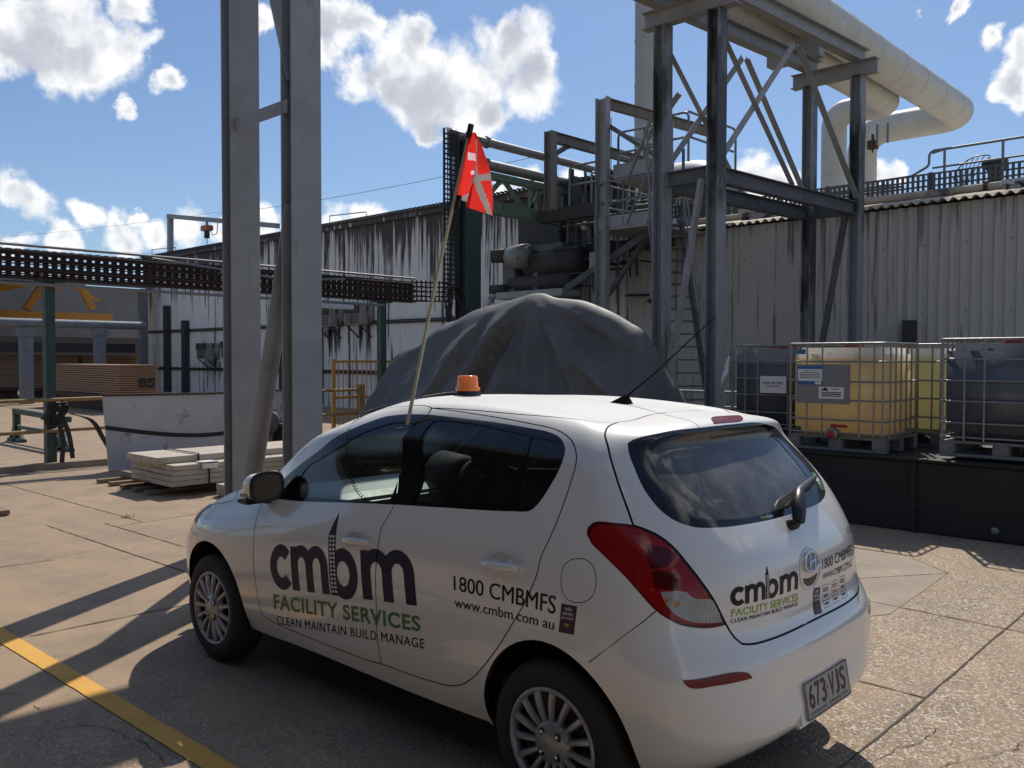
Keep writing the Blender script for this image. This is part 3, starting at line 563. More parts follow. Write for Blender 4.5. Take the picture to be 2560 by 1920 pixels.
def lay(verts, faces, quad, plane, m, name, parent, off=.0012, tess=.03):
    """puts flat artwork (unit box) on the car: quad = TL, TR, BR, BL in (x,z) on the side or (y,z) on the tail"""
    bm = bmesh.new(); vv = [bm.verts.new((v[0], v[1], 0)) for v in verts]
    for f in faces:
        try: bm.faces.new([vv[i] for i in f])
        except ValueError: pass
    q = np.array(quad, float); 
    wide = np.linalg.norm(q[1]-q[0])
    bmesh.ops.triangulate(bm, faces=bm.faces)
    for _ in range(4):
        es = [e for e in bm.edges if (e.verts[0].co-e.verts[1].co).length*wide > tess]
        if not es: break
        bmesh.ops.subdivide_edges(bm, edges=es, cuts=1); bmesh.ops.triangulate(bm, faces=[f for f in bm.faces if len(f.verts) > 3])
    out = []
    for v in bm.verts:
        a, b = v.co.x, v.co.y; p = (q[3]*(1-a)+q[2]*a)*(1-b)+(q[0]*(1-a)+q[1]*a)*b
        if plane == 'side': o_, d_ = Vector((p[0], 2, p[1])), Vector((0, -1, 0))
        else: o_, d_ = Vector((-2, p[0], p[1])), Vector((1, 0, 0))
        h, nn, _, _ = skin.ray_cast(o_, d_)
        if h is None: h, nn = o_+d_*(1.15 if plane == 'side' else 1.4), -d_
        if nn.dot(d_) > 0: nn = -nn
        out.append(h+nn*off)
    fs = [tuple(v.index for v in f.verts) for f in bm.faces]; bm.verts.index_update(); fs = [tuple(v.index for v in f.verts) for f in bm.faces]; bm.free()
    return link(name, out, fs, m, parent, True)

def art_word():
    """the four lower-case letters and their tower, in x-heights (5.06 wide)"""
    V, F = [], []
    def quad(a, b, c, d): o = len(V); V.extend([a, b, c, d]); F.append((o, o+1, o+2, o+3))
    def ring(cx, cy, ro, ry, ri, riy, a0, a1, n=26):
        for i in range(n):
            t0, t1 = R(a0+(a1-a0)*i/n), R(a0+(a1-a0)*(i+1)/n)
            quad((cx+ri*math.cos(t0), cy+riy*math.sin(t0)), (cx+ro*math.cos(t0), cy+ry*math.sin(t0)), (cx+ro*math.cos(t1), cy+ry*math.sin(t1)), (cx+ri*math.cos(t1), cy+riy*math.sin(t1)))
    def bar(x0, y0, x1, y1): quad((x0, y0), (x1, y0), (x1, y1), (x0, y1))
    ring(.46, .5, .46, .52, .19, .24, 42, 318)
    for x in (.84, 3.40):
        w = 1.40 if x < 1 else 1.66; lg = .27 if x < 1 else .31; half = (w-lg)/2
        bar(x, 0, x+lg, .98); bar(x+half, 0, x+half+lg, .58); bar(x+2*half, 0, x+2*half+lg, .58)
        for k_ in (0, 1):
            cx = x+lg/2+half*(k_+.5); ring(cx, .56, half/2+lg/2, .46, half/2-lg/2, .20, 0, 180 if k_ else 165)
    quad((2.29, 0), (2.55, 0), (2.55, 1.50), (2.29, 1.27)); quad((2.29, 1.27), (2.55, 1.5), (2.55, 1.62), (2.53, 1.72))
    ring(2.78, .47, .50, .53, .22, .26, -180, 180)
    win = []; WF = []
    for r_ in range(14):
        y = .06+r_*.088
        for c_ in (2.335, 2.445): o = len(win); win.extend([(c_, y), (c_+.07, y), (c_+.07, y+.052), (c_, y+.052)]); WF.append((o, o+1, o+2, o+3))
    return np.array(V), F, np.array(win), WF

def stacked(verts, faces, quad, plane, m, name, parent, off, tess=.03):
    return lay(verts, faces, quad, plane, m, name, parent, off, tess)

def lettering():
    wv, wf, tv, tf = art_word(); S = np.array([1/5.06, 1.0])
    side = [(1.873, .752), (.763, .884), (.728, .664), (1.855, .534)]
    lay(wv*S, wf, side, 'side', M_navy, 'lettering', car, .0012); lay(tv*S, tf, side, 'side', M_white, 'lettering', car, .0019)
    def t(body, quad, plane, m, bold=0, off=.0012, space=1.0):
        # heavier strokes: the outline laid once more, a hair to the side
        has_m = 'M' in body or 'm' in body or 'W' in body
        v, f = text_mesh(body, 0 if has_m else bold, space)
        if has_m and bold > 0:
            e = bold*.16*max(1, 10/len(body))*.35; n = len(v); k_ = np.array([1-2*e, 1.0])
            v = np.concatenate([v*k_+[0, 0], v*k_+[e, 0], v*k_+[2*e, 0]]); f = list(f)+[tuple(i+n for i in q) for q in f]+[tuple(i+2*n for i in q) for q in f]
        lay(v, f, quad, plane, m, 'lettering', car, off)
    t('FACILITY SERVICES', [(1.849, .504), (.710, .624), (.708, .557), (1.852, .424)], 'side', M_green, .026, space=1.08)
    t('CLEAN MAINTAIN BUILD MANAGE', [(1.838, .392), (.688, .532), (.690, .490), (1.843, .346)], 'side', M_dkvinyl, .004, space=1.1)
    t('1800 CMBMFS', [(.512, .828), (-.034, .848), (-.035, .784), (.506, .770)], 'side', M_dkvinyl, .022)
    t('www.cmbm.com au', [(.502, .742), (-.033, .766), (-.033, .729), (.498, .704)], 'side', M_dkvinyl, .016)
    box = np.array([(0, 0), (1, 0), (1, 1), (0, 1)], float); bf = [(0, 1, 2, 3)]
    def badge(quad, plane):
        lay(box, bf, quad, plane, M_purple, 'sticker', car, .0010); q = np.array(quad)
        sub = lambda a0, b0, a1, b1: [tuple((q[3]*(1-a)+q[2]*a)*(1-b)+(q[0]*(1-a)+q[1]*a)*b) for a, b in ((a0, b1), (a1, b1), (a1, b0), (a0, b0))]
        for w, a0, a1, b0 in (('ndis', .28, .72, .80), ('service', .16, .84, .63), ('provider', .10, .90, .46)):
            v, f = text_mesh(w, .01); lay(v, f, sub(a0, b0, a1, b0+.13), plane, M_white, 'lettering', car, .0018, .02)
        hv = [(.5, 0)]+[(.5+.5*math.sin(a)**3, .55+.45*(13*math.cos(a)-5*math.cos(2*a)-2*math.cos(3*a)-math.cos(4*a))/17) for a in np.linspace(.3, 2*PI-.3, 18)]
        lay(np.array(hv), [tuple(range(len(hv)))], sub(.34, .17, .66, .38), plane, M_lime, 'lettering', car, .0018, .02)
    badge([(-.061, .828), (-.133, .832), (-.127, .733), (-.056, .727)], 'side')
    rear = [(.530, .908), (.110, .906), (.112, .836), (.533, .846)]
    lay(wv*S, wf, rear, 'rear', M_dkvinyl, 'lettering', car, .0012, .02); lay(tv*S, tf, rear, 'rear', M_white, 'lettering', car, .0019, .02)
    t('FACILITY SERVICES', [(.529, .836), (.109, .820), (.109, .791), (.530, .811)], 'rear', M_lime, .022, space=1.08)
    t('CLEAN MAINTAIN BUILD MANAGE', [(.533, .804), (.112, .788), (.113, .774), (.535, .790)], 'rear', M_dkvinyl, .012, space=1.08)
    t('1800 CMBMFS', [(-.104, .910), (-.450, .914), (-.446, .868), (-.101, .871)], 'rear', M_dkvinyl, .0)
    t('WWW.CMBM.COM.AU', [(-.106, .852), (-.450, .854), (-.448, .820), (-.107, .830)], 'rear', M_dkvinyl, .0)
    badge([(-.026, .812), (-.085, .806), (-.060, .712), (.000, .716)], 'rear')
    for i, (y0, m_) in enumerate(((-.105, M_dkvinyl), (-.195, M_red), (-.285, M_dkvinyl))):   # three small licence stickers
        y1 = y0-.062; bv, bfc = [], []
        for (a0, b0, a1, b1) in ((0, 0, 1, .02), (0, .98, 1, 1), (0, 0, .03, 1), (.97, 0, 1, 1), (.15, .80, .85, .86), (.12, .70, .88, .75), (.2, .52, .8, .57), (.2, .44, .8, .49), (0, .30, 1, .32), (.2, .12, .8, .20)):
            o = len(bv); bv += [(a0, b0), (a1, b0), (a1, b1), (a0, b1)]; bfc.append((o, o+1, o+2, o+3))
        lay(np.array(bv), bfc, [(y0, .806), (y1, .804), (y1+.012, .722), (y0+.012, .720)], 'rear', m_, 'sticker', car, .0012, .02)
    # dealer's sticker and first-aid sticker on the rear glass
    v, f = text_mesh('Keema', .012); lay(v, f, [(.225, 1.112), (.180, 1.110), (.180, 1.100), (.225, 1.102)], 'rear', M_lime, 'lettering', tailgate, .0016, .02)
    v, f = text_mesh('Cars', .012); lay(v, f, [(.176, 1.110), (.140, 1.109), (.140, 1.099), (.176, 1.100)], 'rear', M_white, 'lettering', tailgate, .0016, .02)
    lay(box, bf, [(-.405, 1.205), (-.470, 1.203), (-.437, 1.136), (-.385, 1.138)], 'rear', M_green, 'sticker', tailgate, .0010, .02)
    cr = np.array([(.4, .3), (.6, .3), (.6, .9), (.4, .9), (.15, .5), (.85, .5), (.85, .7), (.15, .7)]); lay(cr, [(0, 1, 2, 3), (4, 5, 6, 7)], [(-.405, 1.205), (-.470, 1.203), (-.437, 1.136), (-.385, 1.138)], 'rear', M_white, 'sticker', tailgate, .0017, .02)
    v, f = text_mesh('i20', .02); lay(v, f, [(-.425, .985), (-.515, .978), (-.505, .952), (-.420, .957)], 'rear', M_chrome, 'badge', tailgate, .004, .02)
lettering()

def rear_point(y, z):
    h, n, _, _ = skin.ray_cast(Vector((-2, y, z)), Vector((1, 0, 0))); return h, n
def tail_details():
    # badge recess: raised oval rim, chrome ellipse with a leaning H, dark hand hold below
    rim = MB(); emb = MB(); hold = MB()
    def oval(cy, cz, ry, rz, off, n=40): 
        out = []
        for k_ in range(n):
            y, z = cy+ry*math.cos(2*PI*k_/n), cz+rz*math.sin(2*PI*k_/n); h, nn = rear_point(y, z); out.append(h+Vector((-off, 0, 0)))
        return out
    o1 = oval(.008, .892, .088, .078, .001); rim.tube(o1+o1[:2], .0035, 6, False); rim.build('badge_rim', M_paint, tailgate)
    vs = []; fs = []
    n = 24                                           # crescent-shaped hand hold in the lower half of the oval
    for k_ in range(n+1):
        a = PI+PI*k_/n
        for rr, zz in ((1, 0), (None, 0)):
            y = .008+.062*math.cos(a); z = .872+(.044*math.sin(a) if rr else .012*math.sin(a)); h, nn = rear_point(y, z); vs.append(h+Vector((-.0012, 0, 0)))
    for k_ in range(n): fs.append((2*k_, 2*k_+1, 2*k_+3, 2*k_+2))
    hold.add(vs, fs); hold.build('hand_hold', M_blk, tailgate)
    o2 = oval(.004, .921, .062, .036, .010); emb.tube(o2+o2[:2], .0055, 8, False)
    def pt(y, z, off=.010): h, nn = rear_point(y, z); return h+Vector((-off, 0, 0))
    emb.tube([pt(.030, .893), pt(.014, .950)], .0055, 6); emb.tube([pt(-.010, .891), pt(-.026, .949)], .0055, 6); emb.tube([pt(.022, .915), pt(.002, .924), pt(-.020, .924)], .005, 6)
    emb.build('emblem', M_chrome, tailgate)
    # wiper: pivot below the glass, cranked arm, blade lying to the right
    w = MB(); a, na = rear_point(.052, 1.060); b, nb = rear_point(.006, 1.118); c, nc = rear_point(-.06, 1.150)
    e, ne = rear_point(-.35, 1.185)
    lift = lambda p, d, up=0: p+Vector((-d, 0, d*.5+up))
    w.lathe(lift(a, .0), (-1, 0, .4), [(0, .024), (.03, .022), (.04, .012), (.041, 0)], 16)
    w.tube([lift(a, .035), lift((a+b)/2, .045), lift(b, .045), lift((b+c)/2, .046, .004), lift(c, .042), lift((c*2+e)/3, .038), lift((c+e*2)/3, .030), lift(e, .018)], .01, 8, rad=[.024, .026, .026, .025, .023, .021, .018, .010])
    w.build('wiper_arm', M_blk, tailgate)
    wb = MB(); g0, _ = rear_point(-.02, 1.122); wb.tube([lift(g0, .010), lift((g0+e)/2, .014), lift(e, .010)], .0075, 6); wb.build('wiper_blade', M_blk, tailgate)
    # number plate
    pb = MB(); t0 = Vector((-.664, 0, .376)); up = Vector((.0222, 0, .1322)).normalized(); nx = Vector((-.986, 0, .165)); t0 = t0+nx*.010
    def pl(y, t, o): return t0+Vector((0, y, 0))+up*t+nx*o
    m = MB(); cs = [pl(y, t, o) for o in (-.006, .003) for y, t in ((.186, 0), (-.186, 0), (-.186, .134), (.186, .134))]
    m.add(cs, [(0,1,2,3),(7,6,5,4),(0,4,5,1),(1,5,6,2),(2,6,7,3),(3,7,4,0)]); plate = m.build('number_plate', mat('plate_white', (.42, .40, .37), (.36, .34, .31), 14, .5), car)
    M_mar = mat('maroon_paint', (.05, .018, .018), (.04, .015, .015), 30, .5)
    fr = MB()
    for (y0, t0_, y1, t1_) in ((.186, 0, -.186, .004), (.186, .130, -.186, .134), (.186, 0, .182, .134), (-.182, 0, -.186, .134)):
        fr.add([pl(y0, t0_, .005), pl(y1, t0_, .005), pl(y1, t1_, .005), pl(y0, t1_, .005)], [(0, 1, 2, 3)])
    fr.build('plate_border', M_mar, plate)
    def txt(body, y0, y1, ta, tb, bold):
        v, f = text_mesh(body, bold); mm = MB(); mm.add([pl(y0+(y1-y0)*a, ta+(tb-ta)*b, .0045) for a, b in v], f); mm.build('lettering', M_mar, plate)
    for ch, y0, wd in (('6', .160, .042), ('7', .108, .040), ('3', .058, .042), ('V', -.012, .046), ('J', -.064, .036), ('S', -.112, .044)): txt(ch, y0, y0-wd, .033, .120, .012)
    dm = MB(); dm.add([pl(.006, .072, .0045), pl(-.002, .072, .0045), pl(-.002, .082, .0045), pl(.006, .082, .0045)], [(0, 1, 2, 3)]); dm.build('lettering', M_mar, plate)
    txt('QUEENSLAND - SUNSHINE STATE', .165, -.165, .010, .024, .0)
    # plinth round the plate
    pm = MB(); cs = [pl(y, t, o) for o in (-.045, -.0065) for y, t in ((.235, -.02), (-.235, -.02), (-.225, .150), (.225, .150))]
    pm.add(cs, [(0,1,2,3),(7,6,5,4),(0,4,5,1),(1,5,6,2),(2,6,7,3),(3,7,4,0)]); pm.build('plate_plinth', M_paint, bumper, .012)
    # aerial
    an = MB(); h, nn, _, _ = skin.ray_cast(Vector((.30, .003, 3)), Vector((0, 0, -1)))
    an.add([h+Vector(q) for q in ((.07,.022,-.004),(.07,-.022,-.004),(-.045,-.024,-.004),(-.045,.024,-.004),(-.015,.008,.038),(-.03,.008,.036),(-.03,-.008,.036),(-.015,-.008,.038))], [(0,1,7,4),(1,2,6,7),(2,3,5,6),(3,0,4,5),(4,7,6,5)])
    tip = P(1543, 686, y=0.0); an.tube([h+Vector((-.02, 0, .03)), h+(tip-h)*.35, tip], .005, 6, rad=[.006, .0038, .0024]); an.build('aerial', M_matblk, car)
tail_details()

def wheel():
    root = bpy.data.objects.new('wheel', None); C.objects.link(root)
    t = MB(); t.lathe((0, 0, 0), (0, 1, 0), [(-.09, .19), (-.092, .225), (-.088, .268), (-.070, .293), (-.045, .300), (.045, .300), (.070, .293), (.088, .268), (.093, .232), (.090, .205), (.070, .196), (.060, .190)], 64); t.build('tyre', M_rubber, root)
    d = MB(); d.disc((0, .035, 0), (0, 1, 0), .197, 48); d.lathe((0, 0, 0), (0, 1, 0), [(.0, .196), (.088, .196)], 48); d.build('steel_wheel', M_steel_dk, root)
    c = MB(); y = .078
    c.lathe((0, 0, 0), (0, 1, 0), [(y-.02, .205), (y+.012, .203), (y+.017, .196), (y+.012, .187), (y-.02, .184)], 72)
    c.lathe((0, 0, 0), (0, 1, 0), [(y-.02, .086), (y+.004, .082), (y+.014, .070), (y+.017, .045), (y+.022, .036), (y+.024, .0)], 40)
    for k_ in range(15):
        a0 = 2*PI*k_/15; vs = []; n = 8
        for j in range(n+1):
            f = j/n; r_ = .074+.118*f; a = a0; w = .0105+.0045*f; yy = y+.010+.006*math.sin(PI*f)
            for ww, dy in ((-w, -.014), (-w*.55, 0), (w*.55, 0), (w, -.014)):
                vs.append((r_*math.cos(a)-ww*math.sin(a), yy+dy, r_*math.sin(a)+ww*math.cos(a)))
        c.add(vs, [(j*4+q, j*4+q+1, j*4+q+5, j*4+q+4) for j in range(n) for q in range(3)], False)
    cov = c.build('wheel_cover', M_cover, root)
    nm = MB(); bm_ = MB()
    for k_ in range(4):
        a = PI/4+k_*PI/2+.12; p = (.052*math.cos(a), y+.012, .052*math.sin(a))
        bm_.lathe(p, (0, 1, 0), [(.004, .0), (.0055, .0155), (.002, .0165)], 18); nm.lathe(p, (0, 1, 0), [(.002, .0085), (.012, .0075), (.013, 0)], 6, False)
    bm_.build('nut_recess', M_blk, cov); nm.build('wheel_nut', M_chrome, cov)
    return root
w0 = wheel(); first = True
for x, y in ((0, .7525), (2.5, .7525), (0, -.7525), (2.5, -.7525)):
    w_ = w0 if first else copy_tree(w0); first = False
    w_.parent = car; w_.matrix_parent_inverse = Matrix.Translation((-1.25, 0, 0)); w_.location = (x, y, .3)
    w_.rotation_euler = (0, rng.uniform(0, 6) if not (x == 0 and y > 0) else .1, 0 if y > 0 else PI)

def car_rest():
    u = MB(); u.box((-.45, -.60, .22), (2.95, .60, .40)); u.box((.42, -.77, .235), (2.08, .77, .30)); u.box((2.30, -.60, .40), (2.95, .60, .74)); u.build('underbody', M_gap, car)
    for cx in (0, 2.5):
        for s in (1, -1):
            a = MB()
            n = 20; vs = []
            for k_ in range(n+1):
                t = R(-8)+R(196)*k_/n
                for y in (.46, .76): vs.append((cx+.362*math.cos(t), s*y, .325+.362*math.sin(t)))
            a.add(vs, [(2*k_, 2*k_+1, 2*k_+3, 2*k_+2) for k_ in range(n)], True); a.add([(cx-.37, s*.5, .2), (cx+.37, s*.5, .2), (cx+.37, s*.5, .7), (cx-.37, s*.5, .7)], [(0, 1, 2, 3)])
            a.build('wheel_arch_liner', M_gap, car)
    # door mirrors
    for s in (1, -1):
        m = MB(); n, k_ = 14, 16; vs = []
        for i in range(n+1):
            f = i/n; xx = 2.07-.15*f; sc = math.sin(PI*min(.5, .06+.62*f))**.55
            for j in range(k_):
                t = 2*PI*j/k_; cc, ss = math.cos(t), math.sin(t); cc = math.copysign(abs(cc)**.65, cc); ss = math.copysign(abs(ss)**.65, ss)
                vs.append((xx+.030*cc, s*(.838+.076*sc*cc), 1.040+.074*sc*ss-.008*cc-.012*(1-f)))
        m.add(vs, [(i*k_+j, i*k_+(j+1) % k_, (i+1)*k_+(j+1) % k_, (i+1)*k_+j) for i in range(n) for j in range(k_)], True); m.add(vs[:k_], [tuple(range(k_))], True)
        mm = m.build('door_mirror', M_paint, car)
        g = MB(); ring = vs[-k_:]; g.add([Vector(p)*1.0 for p in ring], [tuple(range(k_))]); g.tube(ring+ring[:2], .007, 6, False); g.build('mirror_bezel', M_blk, mm)
        k2 = MB(); k2.add([p for p in vs[-2*k_:]], [(i*k_+j, i*k_+(j+1) % k_, (i+1)*k_+(j+1) % k_, (i+1)*k_+j) for i in range(1) for j in range(k_)], True); k2.v = [tuple(Vector((.0, s*.838, 1.04))*0+Vector((p[0], s*.838+(p[1]-s*.838)*1.02, 1.04+(p[2]-1.04)*1.02))) for p in k2.v]; k2.build('mirror_shell', M_blk, mm)
        g = MB(); cen = sum((Vector(p) for p in ring), Vector())/k_; g.add([cen+(Vector(p)-cen)*.84+Vector((-.004, 0, 0)) for p in ring], [tuple(range(k_))]); g.build('mirror_glass', M_mirror, mm)
        b = MB(); b.add([(2.10, s*.80, .955), (1.93, s*.80, .945), (1.95, s*.87, .955), (2.08, s*.87, .965), (2.09, s*.80, 1.0), (1.93, s*.80, .985), (1.95, s*.87, .995), (2.07, s*.87, 1.0)], [(0,1,2,3),(7,6,5,4),(0,4,5,1),(1,5,6,2),(2,6,7,3),(3,7,4,0)])
        b.box((1.96, s*.80, .950), (2.06, s*.93, .972)); b.build('mirror_foot', M_blk, mm, .006)
        ind = MB(); ind.box((1.99, s*.903, .985), (2.05, s*.916, 1.0)); ind.build('indicator', M_amber, mm)
    # cabin
    fl = MB(); fl.box((-.42, -.74, .40), (2.30, .74, .44)); fl.box((-.42, -.70, .44), (-.30, .70, .92)); fl.build('cabin_floor', M_inner, car)
    d = MB(); n = 20
    prof = [(2.30, .78), (2.34, .955), (2.18, .985), (1.98, .985), (1.84, .965), (1.78, .93), (1.77, .80), (1.86, .62), (2.2, .58)]
    vs = [(x, y, z) for y in (-.70, .70) for x, z in prof]; q = len(prof); d.add(vs, [tuple(range(q)), tuple(range(2*q-1, q-1, -1))]+[(i, (i+1) % q, q+(i+1) % q, q+i) for i in range(q)])
    db = d.build('dashboard', M_dash, car, .015)
    bi = MB(); bi.lathe((1.70, -.36, .975), (1, 0, .05), [(0, .0), (.0, .12), (.03, .145), (.22, .15), (.24, 0)], 24); bi.build('instrument_hood', M_inner, db)
    st = MB(); ax = Vector((-.93, 0, .36)); cen = Vector((1.55, -.36, .93)); _, sx, uz = basis(ax); rg = [cen+sx*(.18*math.cos(2*PI*k_/32))+uz*(.18*math.sin(2*PI*k_/32)) for k_ in range(32)]
    st.tube(rg+rg[:2], .014, 8, False); st.lathe(cen, ax, [(-.05, .06), (.0, .065), (.02, .05), (.022, 0)], 16)
    for a_ in (0, 180, 250, 290): st.tube([cen, cen+sx*(.17*math.cos(R(a_)))+uz*(.17*math.sin(R(a_)))], .014, 6)
    st.tube([cen, cen-ax*.25], .03, 8); st.build('steering_wheel', M_inner, car)
    def seat(x, y, w, name):
        s_ = MB(); 
        def pad(pts, ww): 
            vs = [(a, y+k_*ww/2, b) for k_ in (-1, 1) for a, b in pts]; q = len(pts); s_.add(vs, [tuple(range(q)), tuple(range(2*q-1, q-1, -1))]+[(i, (i+1) % q, q+(i+1) % q, q+i) for i in range(q)])
        pad([(x+.28, .46), (x+.30, .60), (x+.22, .66), (x-.20, .60), (x-.22, .46)], w)
        pad([(x-.12, .56), (x-.20, .80), (x-.34, 1.14), (x-.40, 1.16), (x-.44, 1.12), (x-.30, .60), (x-.24, .50)], w*.94)
        if w < .7:
            pad([(x-.36, 1.20), (x-.37, 1.34), (x-.42, 1.37), (x-.47, 1.34), (x-.45, 1.21)], w*.5)
            for k_ in (-.06, .06): s_.tube([(x-.39, y+k_, 1.12), (x-.41, y+k_, 1.24)], .007, 6)
        else:
            for yy in (-.38, .38):
                vs = [(a, yy+k_*.13, b) for k_ in (-1, 1) for a, b in [(x-.37, 1.15), (x-.38, 1.25), (x-.45, 1.25), (x-.45, 1.15)]]; s_.add(vs, [(0,1,2,3),(7,6,5,4),(0,4,5,1),(1,5,6,2),(2,6,7,3),(3,7,4,0)])
        return s_.build(name, M_seat, car, .03)
    seat(1.15, .36, .50, 'seat'); seat(1.12, -.36, .50, 'seat'); seat(.22, 0, 1.20, 'rear_seat')
    # inside mirror and grille side
    im = MB(); im.box((1.60, -.12, 1.33), (1.62, .12, 1.40)); im.tube([(1.62, 0, 1.38), (1.68, 0, 1.42)], .012, 6); im.build('inside_mirror', M_blk, car)
    g = MB()
    for y0, y1, z0, z1 in ((-.42, .42, .36, .50), (-.30, .30, .60, .66)): g.box((3.255 if z0 < .5 else 3.215, y0, z0), (3.295 if z0 < .5 else 3.255, y1, z1))
    g.build('grille', M_blk, car, .01)
car_rest()


# ------------------------------------------------------------------ ground
def ground_mat():
    m, nt, n, l, b = nodes('yard_concrete'); tc = n.new('ShaderNodeTexCoord'); O = tc.outputs['Object']
    def noise(s, d=6, r=.6, st=None):
        v = O
        if st: mp = n.new('ShaderNodeMapping'); mp.inputs['Scale'].default_value = st; l.new(v, mp.inputs[0]); v = mp.outputs[0]
        z = n.new('ShaderNodeTexNoise'); z.inputs['Scale'].default_value = s; z.inputs['Detail'].default_value = d; z.inputs['Roughness'].default_value = r; l.new(v, z.inputs[0]); return z.outputs['Fac']
    def rng_(f, a, b_, c=0., d=1.):
        r = n.new('ShaderNodeMapRange'); l.new(f, r.inputs[0])
        for i, x in enumerate((a, b_, c, d)): r.inputs[1+i].default_value = x
        return r.outputs[0]
    def mix(f, A, B):
        x = n.new('ShaderNodeMix'); x.data_type = 'RGBA'; l.new(f, x.inputs['Factor'])
        for s_, v in (('A', A), ('B', B)):
            if isinstance(v, tuple): x.inputs[s_].default_value = (*v, 1)
            else: l.new(v, x.inputs[s_])
        return x.outputs['Result']
    c = mix(rng_(noise(.55, 5), .35, .65), (.40, .272, .160), (.32, .225, .138))
    c = mix(rng_(noise(2.1, 8, .7), .42, .68, 0, .75), c, (.215, .165, .118))
    c = mix(rng_(noise(1.1, 6, .65, (1, 2.2, 1)), .60, .72, 0, .5), c, (.38, .30, .215))
    c = mix(rng_(noise(5.5, 5, .7), .62, .70, 0, .6), c, (.14, .125, .105))
    c = mix(rng_(noise(.9, 3, .5, (1, 1, 1)), .66, .80, 0, .65), c, (.10, .085, .065))
    c = mix(rng_(noise(.30, 4, .6, (.35, 3.2, 1)), .57, .68, 0, .38), c, (.13, .11, .085))
    # worn surface near the camera shows the stones
    sx = n.new('ShaderNodeSeparateXYZ'); l.new(O, sx.inputs[0])
    near = rng_(sx.outputs['X'], 2.8, .2)
    vo = n.new('ShaderNodeTexVoronoi'); vo.inputs['Scale'].default_value = 95; vo.inputs['Randomness'].default_value = 1; l.new(O, vo.inputs[0])
    vs = n.new('ShaderNodeSeparateColor'); l.new(vo.outputs['Color'], vs.inputs[0])
    def mul(a, b_): 
        x = n.new('ShaderNodeMath'); x.operation = 'MULTIPLY'; l.new(a, x.inputs[0])
        if isinstance(b_, float): x.inputs[1].default_value = b_
        else: l.new(b_, x.inputs[1])
        return x.outputs[0]
    nn = rng_(noise(1.7, 4), .35, .6, .35, 1.)
    near = mul(near, nn)
    c = mix(mul(rng_(vs.outputs['Red'], .80, .83), mul(near, .75)), c, (.60, .55, .47))
    c = mix(mul(rng_(vs.outputs['Green'], .78, .80), mul(near, .8)), c, (.09, .08, .07))
    c = mix(mul(rng_(noise(160, 2), .45, .65), .35), c, (.17, .15, .125))
    l.new(c, b.inputs['Base Color'])
    b.inputs['Roughness'].default_value = .85
    l.new(rng_(vs.outputs['Red'], .80, .83, .88, .45), b.inputs['Roughness'])
    h1 = noise(140, 3); ad = n.new('ShaderNodeMath'); ad.operation = 'MULTIPLY_ADD'; l.new(vo.outputs['Distance'], ad.inputs[0]); ad.inputs[1].default_value = -.6; l.new(h1, ad.inputs[2])
    bp = n.new('ShaderNodeBump'); bp.inputs['Strength'].default_value = .55; bp.inputs['Distance'].default_value = .006; l.new(ad.outputs[0], bp.inputs['Height']); l.new(bp.outputs[0], b.inputs['Normal'])
    return m
g = MB(); g.add([(-400, -400, 0), (500, -400, 0), (500, 400, 0), (-400, 400, 0)], [(0, 1, 2, 3)]); ground = tag(g.build('ground', ground_mat()), kind='structure')
M_joint = mat('joint_dirt', (.05, .040, .030), (.10, .08, .058), 9, .95)
def flat_line(pts, w, z, jit=0.0, step=.05, wj=.5):
    """a thin strip lying on the ground"""
    out = MB(); q = []
    for a, b in zip(pts[:-1], pts[1:]):
        a, b = np.array(a, float), np.array(b, float); n = max(1, int(np.linalg.norm(b-a)/step))
        q += [a+(b-a)*i/n for i in range(n)]
    q.append(np.array(pts[-1], float)); q = np.array(q)
    if jit: 
        wk = np.cumsum(rng.normal(0, jit, q.shape), axis=0); wk -= np.linspace(0, 1, len(q))[:, None]*wk[-1]; q = q+wk
    t = np.gradient(q, axis=0); t /= np.linalg.norm(t, axis=1, keepdims=True)+1e-9; nr = np.stack([-t[:, 1], t[:, 0]], 1)
    ww = w*(1-wj+2*wj*rng.random(len(q)))/2
    L_ = q+nr*ww[:, None]; R_ = q-nr*ww[:, None]
    out.add([(*p, z) for p in L_]+[(*p, z) for p in R_], [(i, i+1, len(q)+i+1, len(q)+i) for i in range(len(q)-1)]); return out
def pg(u, v): p = P(u, v, z=0.0); return (p.x, p.y)
joints = [[(-.585, 3.4), (-.55, -6)], [(-.58, -1.355), (.45, -1.36)], [(12.1, -.58), (6.9, -.70)], [(7.44, .05), (3.2, -.05)], [(7.1, -.40), (4.6, -.45)], [(6.85, -.44), (6.95, -1.6)], [(3.70, 1.40), (3.62, -.9)],
          [(.548, -4.5), (.162, -4.16)], [(.162, -4.16), (1.0, -2.9)], [(5.79, 1.0), (5.75, .55)], [(-2.5, -2.8), (1.2, -2.95)], [(12.0, 2.0), (7.4, 2.2), (5.0, 2.05)]]
jm = MB()
for j in joints:
    s_ = flat_line(j, .011, .004, .0012, .06, .45); jm.add(s_.v, s_.f)
tag(jm.build('ground_joint', M_joint, ground))
cm = MB()
for j in ([(5.79, .95), (5.76, .62), (5.9, .2)], [(3.05, 2.0), (2.75, 1.75)], [(2.2, 1.85), (2.05, 1.62), (1.7, 1.55), (1.45, 1.6)], [(-.75, -1.0), (-.55, .0), (-.9, .7)], [(-1.2, -1.6), (-.9, -.6), (-1.0, .3)], [(2.55, 1.75), (2.4, 1.72)]):
    s_ = flat_line(j, .0032, .004, .008, .03, .8); cm.add(s_.v, s_.f)
cm.build('ground_crack', M_joint, ground)
gp = MB(); z2 = lambda a, b: (lambda p: (p.x, p.y, .003))(P((1900+a/2.0227)*2212/2560, (1100+b/2.0227)*2212/2560, z=0.0))
